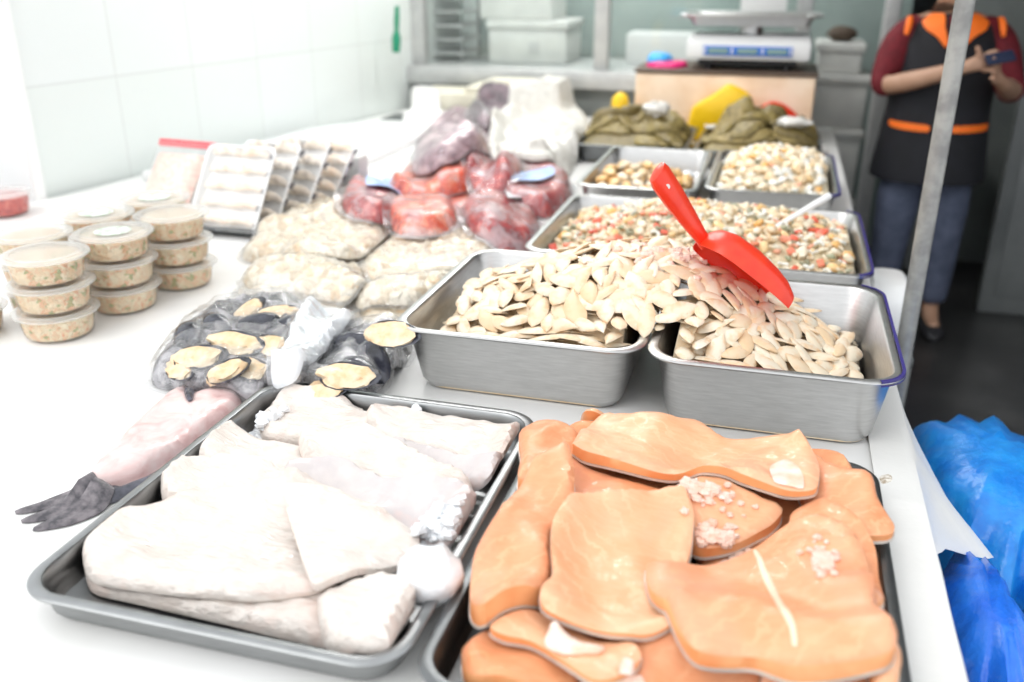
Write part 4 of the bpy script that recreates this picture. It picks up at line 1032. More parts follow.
def bags():
    ch = W['chopped']; G = 'bags of pale chopped seafood'
    # front stack on the right, three bags
    bag('seafood_bag', 'lowest bag of the stack right of the ice, partly behind the left deep pan', 'bag', [(362,300),(400,292),(440,288),(452,296),(430,312),(398,320),(366,318)], T+.02, .030, ch, 'film_milky', group=G, clamp=(-3, -.622, 0, 9), lump=.017, seed=1)
    bag('seafood_bag', 'middle bag of pale seafood in the stack beside the left deep pan', 'bag', [(355,288),(372,276),(410,268),(450,262),(470,268),(446,290),(410,302),(362,300)], T+.045, .034, ch, 'film_milky', group=G, clamp=(-3, -.622, 0, 9), lump=.017, seed=2)
    bag('seafood_bag', 'topmost bag of pale seafood beside the left deep pan, below the red fish packs', 'bag', [(358,262),(384,240),(412,218),(450,216),(500,216),(514,226),(500,246),(468,268),(420,272),(366,272)], T+.085, .038, ch, 'film_milky', group=G, clamp=(-3, -.622, 0, 9), lump=.017, seed=3)
    # left stack
    bag('seafood_bag', 'lowest bag in the left stack of pale seafood, behind the black mussel bag', 'bag', [(238,286),(262,276),(310,272),(345,278),(358,292),(340,306),(290,302),(244,298)], T+.018, .030, ch, 'film_milky', group=G, clamp=(-3, -.622, 0, 9), lump=.017, seed=4)
    bag('seafood_bag', 'middle bag in the left stack of pale seafood', 'bag', [(242,264),(270,250),(320,246),(356,254),(366,276),(350,290),(300,286),(250,280)], T+.05, .036, ch, 'film_milky', group=G, clamp=(-3, -.622, 0, 9), lump=.017, seed=5)
    bag('seafood_bag', 'topmost bag in the left stack of pale seafood, in front of the leaning shrimp packs', 'bag', [(242,244),(270,222),(300,200),(345,200),(388,206),(396,216),(376,244),(350,264),(300,262),(252,252)], T+.09, .048, ch, 'film_milky', group=G, clamp=(-3, -.622, 0, 9), lump=.017, seed=6)
    # flattened empty edge of film left of them
    # red fish packs, two layers
    R = 'packs of red fish'
    rm, om = W['redmeat'], W['orangemeat']
    def pack(label, pts, z, th, mat, seed, prints=()):
        th *= 1.45; c_ = np.mean(pts, 0); pts = [tuple(c_+(np.array(q)-c_)*1.12) for q in pts]
        bag('fish_pack', label, 'fish pack', pts, z, th*.85, mat, 'film_pack', 'fish_meat', R, flange=.022, amp=.006, seed=seed, prints=prints, rr=.04)
    pack('pack of dark red fish farthest left, with a pale blue band', [(346,202),(362,186),(384,180),(402,186),(400,202),(382,212),(358,210)], T+.03, .042, rm, 11, [('printed_band', [(366,182),(384,180),(410,188),(420,196),(412,199),(396,193),(372,188)], 'label_blue')])
    pack('pack of orange-red fish in front of the tall pack, above the chopped seafood', [(394,212),(408,200),(432,196),(450,202),(452,216),(434,224),(404,224)], T+.03, .042, om, 12)
    pack('pack of dark red fish nearest the rim of the widest tray', [(468,208),(490,198),(520,196),(536,206),(530,222),(505,228),(478,224)], T+.03, .05, rm, 13, [('printed_band', [(506,190),(536,194),(534,204),(508,200)], 'label_white')])
    pack('pack of pinkish fish between the other red packs', [(440,196),(462,180),(490,180),(506,190),(500,204),(474,208),(450,208)], T+.03, .032, om, 14)
    pack('pack of red fish with a wide blue label, below the white bag', [(498,190),(512,172),(545,168),(566,178),(566,192),(545,204),(512,200)], T+.04, .055, rm, 15, [('printed_label', [(508,170),(550,168),(552,178),(510,180)], 'label_blue')])
    pack('tall pack of orange and red fish in front of the grey octopus bag', [(396,190),(408,168),(430,156),(462,156),(478,168),(474,186),(450,194),(418,196)], T+.04, .055, om, 16)
    pack('slim pack of dark red fish between the octopus bag and the white bag', [(470,172),(486,158),(512,158),(520,168),(508,180),(484,182)], T+.05, .028, rm, 17)
    # octopus bags
    oc = W['octo']; G2 = 'bags of grey octopus'
    bag('octopus_bag', 'larger bag of greyish octopus, in front of the small dark one', 'bag', [(414,166),(416,140),(428,118),(452,104),(482,104),(500,122),(498,146),(480,164),(446,172)], T+.05, .085, oc, 'film', 'octopus', G2, seed=21, amp=.014, rr=.10)
    bag('octopus_bag', 'small dark bag of octopus on top at the back of the larger one', 'bag', [(468,112),(474,98),(492,90),(510,94),(518,104),(506,114),(486,120)], T+.12, .05, W['octo_dark'], 'film', 'octopus', G2, seed=22, amp=.010, rr=.06)
    # white bag
    s = Slab(pxz([(488,150),(494,122),(514,104),(548,98),(580,100),(590,112),(582,134),(572,150),(540,158),(504,158)], .06), .062, r=.09, edge=.15, amp=.020, freq=13, sp=.014, stiff=20, seed=31)
    v, f = s.mesh(); o = mk('white_bag', v, f, W['whitebag']); tag(o, 'plump white plastic bag between the octopus bag and the olive leaves', 'bag')
    s = Slab(pxz([(498,148),(518,134),(554,132),(572,142),(570,154),(544,160),(512,160)], .03), .03, r=.06, edge=.2, amp=.010, freq=18, sp=.012, stiff=14, seed=33)
    v, f = s.mesh(); o2 = mk('white_bag', v, f, W['whitebag']); tag(o2, 'small folded white bag leaning on the front of the plump white bag', 'bag')
    # mussels
    mussel_bag('bag of black half-shell mussels left of the ice bag', [(150,368),(166,338),(196,312),(240,298),(290,296),(318,310),(312,340),(296,372),(276,386),(220,382)], T+.02, 5,
        [(196,352,.10,.3,1),(232,338,.105,.1,1),(268,342,.10,-.2,1),(225,366,.085,.5,1),(248,362,.085,-.2,1),(186,330,.10,1.1,0),(215,320,.095,.6,0),(252,318,.09,-.5,0),(282,322,.09,-1.0,0),(178,366,.07,-.4,1),(276,308,.08,.5,1),(246,306,.08,.9,1)], 'left')
    mussel_bag('bag of black half-shell mussels between the ice bag and the left deep pan', [(296,386),(318,362),(330,340),(362,322),(396,318),(412,330),(416,352),(420,384),(396,396),(340,394)], T+.02, 6,
        [(345,376,.105,.2,1),(392,374,.105,-.1,1),(372,352,.10,.9,0),(350,336,.09,-.3,0),(355,362,.09,.4,0),(322,384,.08,.3,1),(388,334,.09,.1,1)], 'right')
    # bag of ice between them
    s = Slab(px([(272,384),(286,356),(296,330),(312,308),(336,298),(356,306),(352,330),(332,348),(316,370),(296,388)], T+.05), .045, r=.05, edge=.2, amp=.014, freq=30, sp=.009, stiff=20, seed=41)
    v, f = s.mesh(z0=.001)
    o = tag(mk('ice_bag', *s.mesh(z0=.0002, grow=.008, top=lambda d, x, y: s.tf(np.clip(d-.008, 0, 9), x, y)+.003), W['film_frost']), 'bag of white ice squeezed between the two bags of black mussels', 'bag of ice')
    c = mk('contents', v, f, W['ice'], o); c['kind'] = 'stuff'

# ============================================================ TUBS
def tub_master(mat, name='seafood_tub', R=.083):
    o = None; m = MB(); k = R/.083
    rib = lambda j, z: (.018 if j % 4 < 2 else -.014) if .012 < z < .052 else 0
    m.lathe([(.001, 0), (.066*k, 0), (.071*k, .003), (.073*k, .014), (.0755*k, .034), (.078*k, .051), (.080*k, .056), (.087*k, .058), (.088*k, .060), (.087*k, .0615), (.0785*k, .0605), (.0765*k, .050), (.072*k, .014), (.069*k, .005), (.001, .0035)], 72, rib=rib)
    o = mk(name, m.v, m.f, W['tub'], None, local=True)
    m = MB(); m.lathe([(.001, .005), (.067*k, .006), (.0705*k, .015), (.0737*k, .034), (.0757*k, .050), (.073*k, .0545), (.05*k, .0560), (.02*k, .0548), (.001, .0555)], 72, rib=rib)
    v = [(x, y, z+(.0025*noise.noise(Vector((x*60, y*60, 1))) if z > .052 else 0)) for x, y, z in m.v]
    c = mk('contents', v, m.f, mat, o, local=True); c['kind'] = 'stuff'
    m = MB(); m.lathe([(.001, .0635), (.070*k, .0635), (.0715*k, .0665), (.079*k, .0672), (.081*k, .0645), (.0895*k, .0632), (.0905*k, .0618), (.0895*k, .0605), (.0912*k, .0595), (.0925*k, .062), (.0915*k, .0648), (.082*k, .0665), (.080*k, .0690), (.0705*k, .0686), (.069*k, .0652), (.001, .0652)], 64)
    mk('lid', m.v, m.f, W['lid'], o, local=True)
    return o
def tubs():
    o0 = tub_master(W['salad']); used = [False]
    G = 'round tubs of seafood salad'
    st = [((62, 333), 3, 'the front left stack of tubs'), ((121, 309), 3, 'the middle stack'), ((169, 289), 3, 'the stack nearest the shrimp packs'),
          ((52, 308), 3, 'the stack hidden behind the front left tubs'), ((114, 284), 3, 'the rear stack behind the middle one'), ((-4, 326), 1, 'left'), ((162, 266), 3, 'rear')]
    pts = []
    for (u, v), n, where in st:
        x, y = at(u, v, T); x = float(x); y = float(y)
        for (a, b) in pts:                       # keep stacks from touching
            d = math.hypot(x-a, y-b)
            if d < .1715: x = a+(x-a)*.1715/d; y = b+(y-b)*.1715/d
        pts.append((x, y))
        for k in range(n):
            if where == 'left': lab = 'single seafood salad tub at the left picture edge, beside the front stack'
            elif where == 'rear': lab = ('lowest tub of the stack', 'middle tub of the stack', 'top tub with a green-flecked lid')[k]+' before the red zip bag'
            else: lab = ('lowest tub of cream seafood salad in ', 'middle tub of cream seafood salad in ', 'topmost tub of cream seafood salad in ')[k]+where
            loc = (x+random.uniform(-.003, .003), y+random.uniform(-.003, .003), T+.001+k*.0582)
            if not used[0]: o = o0; o.location = loc; o['label'] = lab; used[0] = True
            else: o = copy_tree(o0, loc, (0, 0, random.uniform(0, 6)), lab)
            o.scale = (.90, .90, .825)
            if k == 2 and where in ('the middle stack', 'the rear stack behind the middle one', 'rear'):
                q = MB(); q.lathe([(.001, .0655), (.040, .0655), (.042, .0662), (.040, .0668), (.001, .0668)], 24); mk('lid_print', q.v, q.f, W['lid_print'], o, local=True)
            tag(o, None, 'tub', G)
    r = tub_master(W['chilli'], 'side_dish_tub', .075); x, y = at(6, 214, T); r.location = (x, y, T+.001)
    tag(r, 'tub of dark red side dish at the far left edge of the table', 'tub')

# ============================================================ LEANING PACKS
def shrimp_pack(label, loc, tilt, rz, mat, w=.20, h=.25, seed=0):
    o = empty('shrimp_pack', loc, (tilt, 0, rz)); tag(o, label, 'shrimp pack', 'leaning shrimp packs')
    R = lambda d, z, r=.02: [(x, y+h/2, zz) for x, y, zz in rrect(0, 0, w-2*d, h-2*d, r, z, 5)]
    m = MB(); m.loft([R(.018, 0), R(.014, .001), R(.004, .018), R(.002, .022), R(0, .023), R(.001, .025), R(.006, .024), R(.016, .005), R(.02, .004)])
    m.obj('foam_tray', W['white_plastic'], o, local=True)
    r_ = random.Random(seed); n = 5
    for i in range(n):
        for c in (0, 1):
            cx = (-.045 if c == 0 else .047)+r_.uniform(-.003, .003); cy = .03+i*(h-.05)/(n-1)*1.0
            b = MB(); pts = []; L = .088
            for k in range(9):
                s = k/8; pts.append((cx+(s-.5)*L, cy+.012*sin(pi*s)-.006, .016+.004*sin(s*5)))
            b.tube(pts, [.005, .011, .0145, .015, .014, .0125, .0105, .008, .004], 10)
            sp = b.obj('shrimp', mat, o, local=True)
            if c == 1:
                t = MB(); e = Vector(pts[-1])
                for q in (-.5, .1, .6): t.tube([e-Vector((.006, 0, 0)), e+Vector((.010*cos(q), .012*sin(q), .002)), e+Vector((.020*cos(q), .022*sin(q), .001))], [.0028, .0036, .001], 6)
                t.obj('tail', W['fin'], sp, local=True)
    m = MB(); m.loft([R(.001, .0215), R(-.0008, .0225), R(.0, .0262), R(.02, .0325), R(.05, .0335)]); m.obj('film', W['film'], o, local=True)
    return o
def packs():
    zb = T+.0035; S, GS = W['shrimp'], W['greyshrimp']
    shrimp_pack('front leaning shrimp pack, facing out with ten whole shrimps', (-1.445, 2.165, zb), radians(54), radians(-3), S, .222, .255, 1)
    shrimp_pack('second leaning shrimp pack, behind the front one', (-1.415, 2.265, zb), radians(54), radians(-9), GS, .20, .25, 2)
    shrimp_pack('third leaning shrimp pack, greyer, second from the back', (-1.375, 2.365, zb), radians(54), radians(-14), GS, .20, .245, 3)
    shrimp_pack('rearmost leaning shrimp pack, nearest the red fish packs', (-1.345, 2.475, zb), radians(52), radians(-18), S, .20, .225, 4)
    # prop behind the packs: a low foam block
    m = MB(); m.box(-1.47, -1.26, 2.665, 2.735, T+.0035, T+.13, .008); tag(m.obj('foam_block', W['foam']), 'white foam block behind the leaning shrimp packs', 'block')
    # zip bag leaning behind the tubs
    o = empty('zip_bag', (-1.735, 2.30, T+.012), (radians(50), 0, radians(-6))); tag(o, 'clear zip bag of pink shrimps with a red zip strip', 'bag')
    m = MB(); w, h = .21, .235
    R = lambda d, z: [(x, y+h/2, zz) for x, y, zz in rrect(0, 0, w-2*d, h-2*d, .012, z, 4)]
    m.loft([R(.004, 0), R(0, .002), R(.012, .018), R(.03, .030), R(.07, .034)]); m.obj('film', W['film'], o, local=True)
    lo = []
    for d, z in ((.02, .003), (.016, .008), (.028, .018), (.05, .025), (.075, .027)):
        lo.append([(x, (y-h*.5)*.84+h*.44, zz+.004*noise.noise(Vector((x*50, y*50, 0)))) for x, y, zz in R(d, z)])
    m = MB(); m.loft(lo); c = m.obj('contents', W['pinkshrimp'], o, local=True); c['kind'] = 'stuff'
    m = MB(); m.box(-w/2-.001, w/2+.001, h-.020, h+.002, -.001, .008, .002); m.obj('zip_strip', W['ziplock'], o, local=True)
    m = MB(); m.box(-1.86, -1.66, 2.46, 2.56, T+.001, T+.12, .008); tag(m.obj('foam_block', W['foam']), 'white foam block behind the red zip bag', 'block')

# ============================================================ REAR OF THE TABLE
def rear():
    # beige box
    m = MB(); x0, x1, y0, y1, zt = -.60, .132, 4.03, 4.46, 1.062
    m.box(x0, x1, y0, y1, T+.001, zt-.014, .010); o = tag(m.obj('beige_box', W['beige_box']), 'stained beige box under the weighing scale', 'box')
    m = MB(); m.box(x0-.008, x1+.008, y0-.008, y1+.004, zt-.013, zt, .004); m.obj('lid', W['box_rim'], o)
    # scale
    zs = zt+.001; cx = -.150
    m = MB(); m.box(cx-.20, cx+.20, 4.09, 4.40, zs+.018, zs+.045, .006)
    o = tag(m.obj('weighing_scale', W['black']), 'white electronic weighing scale with blue panel on the beige box', 'scale')
    for sx in (-.16, .16):
        for y in (4.12, 4.37): f = MB(); f.lathe([(.001, 0), (.018, 0), (.018, .016), (.012, .020), (.001, .020)], 14, (cx+sx, y, zs)); f.obj('foot', W['black'], o)
    # housing with a sloping front
    m = MB(); L = []
    for y, za, zb_, ins in ((4.055, .050, .105, .006), (4.06, .044, .115, .0), (4.10, .040, .135, .0), (4.40, .040, .135, .0), (4.41, .048, .128, .006)):
        r = .014; xs0, xs1 = cx-.248+ins, cx+.248-ins
        lp = []
        for (sx, sz, a0) in ((1, 1, 0), (-1, 1, pi/2), (-1, -1, pi), (1, -1, 3*pi/2)):
            for i in range(5):
                a = a0+pi/2*i/4
                lp.append(((xs1-r if sx > 0 else xs0+r)+r*cos(a), y, zs+(zb_-r if sz > 0 else za+r)+r*sin(a)))
        L.append(lp)
    m.loft(L[::-1]); m.obj('housing', W['scale_white'], o)
    m = MB(); m.box(cx-.178, cx+.178, 4.046, 4.0546, zs+.060, zs+.098, .002); pn = m.obj('display_panel', W['scale_blue'], o)
    for i, q in enumerate((-.118, 0, .118)):
        d = MB(); d.box(cx+q-.040, cx+q+.040, 4.0435, 4.0458, zs+.068, zs+.090, .0008); d.obj('display', W['lcd'], pn)
    for q in (-.172, -.062, .060, .170):
        t = MB(); t.box(cx+q-.003, cx+q+.003, 4.0445, 4.0458, zs+.066, zs+.093, .0006); t.obj('print_mark', W['scale_print'], pn)
    m = MB(); m.lathe([(.001, .135), (.05, .135), (.05, .170), (.001, .170)], 20, (cx, 4.25, zs)); m.obj('pillar', W['steel'], o)
    R = lambda w, d, z: rrect(cx, 4.24, w, d, .03, zs+z, 6)
    m = MB(); m.loft([R(.42, .27, .171), R(.46, .30, .174), R(.50, .34, .205), R(.57, .38, .212), R(.575, .385, .216), R(.57, .38, .219), R(.495, .335, .211), R(.455, .295, .180), R(.42, .27, .178)])
    m.obj('weighing_pan', W['steel'], o)
    # bags on the box
    for nm, lab, pts, th, mat, sd in (('pink_bag', 'crumpled pink plastic bag on the left end of the beige box', [(646,72),(652,62),(672,58),(694,60),(700,68),(684,72)], .024, 'pink_bag', 1), ('light_blue_bag', 'crumpled light blue bag on the pink bag, left of the scale', [(646,66),(650,56),(664,52),(678,56),(676,64),(660,68)], .030, 'cyan_bag', 2)):
        hm_rect(x0, x1, y0, y1, zt) if sd == 1 else None
        bx, by, ra, rb = ((-.488, 4.15, .088, .085), (-.520, 4.16, .055, .06))[sd-1]; P = np.array([(bx+ra*cos(a)*(1+.15*sin(3*a)), by+rb*sin(a)*(1+.12*cos(2*a))) for a in np.linspace(0, 2*pi, 10, endpoint=False)])
        s = Slab(P, th, r=.03, edge=.2, amp=.007, freq=30, sp=.009, stiff=6, seed=sd); v, f = s.mesh(); tag(mk(nm, v, f, W[mat]), lab, 'bag')
    # yellow bag and red thing behind the olive leaves, white paper bits on them
    def blade(nm, lab, cat, pts, y, th, mat, sd):
        Q = smooth_poly([(aty(u, v, y)[0], aty(u, v, y)[2]) for u, v in pts], .012, 6, .35); n = len(Q); m = MB(); c = Q.mean(0); loops = []
        for k, (s, dy) in enumerate(((.9, -.5), (1, -.15), (1, .15), (.9, .5))):
            loops.append([(c[0]+(a-c[0])*s, y+dy*th+.010*noise.noise(Vector((a*14, b*14, sd))), c[1]+(b-c[1])*s) for a, b in Q])
        m.loft(loops); return tag(m.obj(nm, W[mat], sharp=radians(60)), lab, cat)
    def drape_bit(nm, lab, cat, pts, z, th, mat, sd):
        K = (-1.70, .24, 0, 4.48); s = Slab(pxz(pts, th, K), th, r=.03, edge=.2, amp=.004, freq=24, sp=.010, stiff=10, seed=sd, clamp=K); v, f = s.mesh(); return tag(mk(nm, v, f, W[mat]), lab, cat)
    blade('yellow_scoop', 'yellow plastic piece standing behind the right olive heap', 'scoop', [(690,140),(692,108),(712,95),(728,84),(740,88),(752,98),(758,140)], 3.985, .03, 'yellow', 1)
    blade('yellow_scoop', 'small yellow piece at the back of the left olive heap', 'scoop', [(609,142),(612,100),(620,92),(628,98),(632,142)], 3.975, .03, 'yellow', 2)
    blade('red_dish', 'small red plastic piece at the back right of the right olive heap', 'dish', [(758,118),(762,106),(772,101),(784,104),(796,113),(798,120)], 3.97, .025, 'red_plastic', 3)
    for lab, u, v, sx, sz in (('white paper scrap lying on the left olive heap', 656, 116, .05, .028), ('white paper scrap at the right side of the right olive heap', 794, 126, .058, .020), ('thin white tag on the front of the right olive heap', 714, 126, .034, .008)):
        x, y = pxh([(u, v)])[0]
        while y > 3.88: v += 2; x, y = pxh([(u, v)])[0]
        m = MB(); m.blob((x, y, hm_at(x, y)+sz*.6), (sx, .03, sz), 18, 11, .22, 3, u)
        tag(m.obj('paper_scrap', W['whitebag'], sharp=radians(50)), lab, 'paper')
    # white slab and steel sheet, foam boards at the back left
    m = MB(); P = [(-2.10, 2.70), (-1.66, 2.78), (-1.45, 3.10), (-1.44, 3.96), (-1.80, 3.98), (-1.965, 3.70)]
    ring = lambda d, z: [(x, y, z) for x, y in expand(smooth_poly(P, .05, 8, .02), -d)]
    m.loft([ring(.004, T+.001), ring(0, T+.004), ring(0, T+.026), ring(.005, T+.03)])
    tag(m.obj('white_board', W['white_plastic']), 'large white board lying on the table along the tiled wall', 'board')
    m = MB(); m.box(-1.78, -1.40, 4.02, 4.20, T+.001, T+.028, .006); m.obj('x', W['steel_dark'])
    o = COL.objects[-1]; o.name = 'steel_sheet'; tag(o, 'grey steel sheet behind the white board, in front of the foam boards', 'sheet')
    q = MB(); q.box(-1.68, -1.48, 4.012, 4.019, T+.004, T+.016, .001); q.obj('slot', W['black'], o)
    G = 'foam boards in a stack at the back wall'
    m = MB(); m.box(-1.70, -1.25, 4.22, 4.50, T+.001, T+.125, .010); tag(m.obj('foam_box', W['foam_cream']), 'cream foam box lowest at the back left corner of the table', 'box', G)
    m = MB(); m.box(-1.44, -1.08, 4.24, 4.49, T+.126, T+.155, .006); tag(m.obj('foam_board', W['foam_cream']), 'cream foam board overhanging the right end of the foam box', 'board', G)
    m = MB(); m.box(-1.36, -1.14, 4.27, 4.47, T+.156, T+.180, .006); tag(m.obj('foam_board', W['foam_cream']), 'small cream board on top of the foam boards', 'board', G)
    m = MB(); m.box(-1.235, -.98, 4.22, 4.48, T+.001, T+.12, .008); tag(m.obj('foam_box', W['foam']), 'white foam box right of the cream one at the back of the table', 'box', G)
    hm_rect(-1.78, -1.40, 4.02, 4.20, T+.028); hm_rect(-1.70, -.98, 4.22, 4.5, T+.125)
    drape_bit('white_wrap', 'folded white wrapping on the steel sheet before the foam boards', 'wrapping', [(398,112),(404,98),(420,94),(446,98),(452,108),(430,114),(408,116)], T+.05, .03, 'white_sheet', 8)
    drape_bit('clear_bag', 'crumpled pale plastic bag behind the plump white bag', 'bag', [(518,98),(530,84),(560,80),(600,84),(616,92),(608,104),(570,100),(540,100)], T+.06, .05, 'white_sheet', 9)
    # foam boxes on the sill behind the glass
    G = 'foam boxes behind the glass'
    z = .987
    def fbox(x0, x1, y0, y1, z0, z1, lab, g, mark=False):
        m = MB(); m.box(x0, x1, y0, y1, z0, z1-.045, .010); o = tag(m.obj('foam_box', W['foam']), lab, 'box', g)
        l = MB(); l.box(x0-.012, x1+.012, y0-.012, y1+.012, z1-.044, z1, .012); l.obj('lid', W['foam'], o)
        if mark: k = MB(); k.box(x0+(x1-x0)*.52, x0+(x1-x0)*.66, y0-.003, y0-.0005, z0+.05, z0+.11, .0008); k.obj('sticker', W['alu'], o)
        return o
    m = MB(); m.box(-1.86, .10, 4.79, 5.30, .93, .985, .006); o = tag(m.obj('rear_shelf', W['alu']), 'pale shelf behind the glass carrying the foam boxes', 'shelf')
    for x in (-1.8, .04):
        for y in (4.83, 5.26): b = MB(); b.box(x-.02, x+.02, y-.02, y+.02, .001, .929, .003); b.obj('leg', W['alu'], o)
    fbox(-1.505, -1.085, 4.84, 5.20, z, z+.215, 'lower white foam box behind the glass, with a grey sticker', G, True)
    fbox(-1.555, -1.17, 4.85, 5.20, z+.217, z+.43, 'upper white foam box behind the glass, stacked on the other', G)
    # wire rack left of them
    o = empty('wire_rack', (-1.77, 5.0, .987)); tag(o, 'grey wire rack behind the glass left of the foam boxes', 'rack')
    for x in (-1.94, -1.66):
        for y in (4.86, 5.16): b = MB(); b.tube([(x, y, .987), (x, y, 1.9)], .008, 8); b.obj('post', W['panel'], o)
    for k in range(12):
        b = MB(); zz = 1.02+k*.07; b.box(-1.95, -1.65, 4.85, 5.17, zz, zz+.012, .003); b.obj('shelf_tray', W['alu'], o)
    # pale counter and white paper seen through the right glass
    m = MB(); m.box(-.80, .02, 4.98, 5.22, .987, 1.14, .008); tag(m.obj('counter_case', W['white_plastic']), 'pale low case behind the right glass pane', 'case')
    # white sheet of paper stuck to the glass behind the scale
    a = aty(740, 14, 4.67); b_ = aty(786, 14, 4.67); m = MB(); m.box(a[0], b_[0], 4.671, 4.673, 1.22, 1.52, .0004)
    p = m.obj('paper_notice', W['scale_white']); tag(p, 'blank white paper stuck to the glass behind the scale', 'paper')
    # stack of foam boxes right of the table end
    G = 'foam boxes right of the table end'
    fbox(.145, .395, 4.72, 5.05, .002, .40, 'lowest foam box in the stack right of the beige box', G)
    fbox(.150, .392, 4.72, 5.05, .402, .74, 'second foam box from the floor right of the beige box', G)
    fbox(.150, .392, 4.72, 5.05, .742, .99, 'third foam box from the floor right of the beige box', G)
    fbox(.150, .350, 4.75, 5.05, .992, 1.13, 'small grey foam box on top of the stack right of the beige box', G)
    s = Slab(np.array([(.17, 4.78), (.26, 4.76), (.34, 4.80), (.33, 4.95), (.2, 4.98)]), .07, update=False, r=.05, amp=.008) if False else None
    m = MB(); m.blob((.25, 4.88, 1.165), (.07, .07, .034), 16, 9, .12, 2, 3); tag(m.obj('grey_bundle', W['box_rim']), 'dark grey bundle on the small foam box', 'bundle')
    # green brush hanging on the tiled wall
    X = Vector((-1.79, 4.30, 0)); o = empty('green_brush', (X.x, X.y, 1.0)); tag(o, 'green handled brush hanging on the tiled wall', 'brush')
    a = Vector(aty(397, 6, 4.30)); b2 = Vector(aty(396, 52, 4.30))
    m = MB(); m.tube([a, a+(b2-a)*.3, a+(b2-a)*.55], [.010, .013, .010], 10); m.obj('handle', W['green'], o)
    m = MB(); m.tube([a+(b2-a)*.55, a+(b2-a)*.7, b2], [.012, .022, .018], 10); m.obj('brush_head', W['green'], o)
    # bits right of the table: items in the dark behind the person
    m = MB(); m.box(.70, .95, 4.95, 5.15, .002, .62, .012); tag(m.obj('grey_crate', W['panel']), 'grey crate standing behind the person', 'crate')

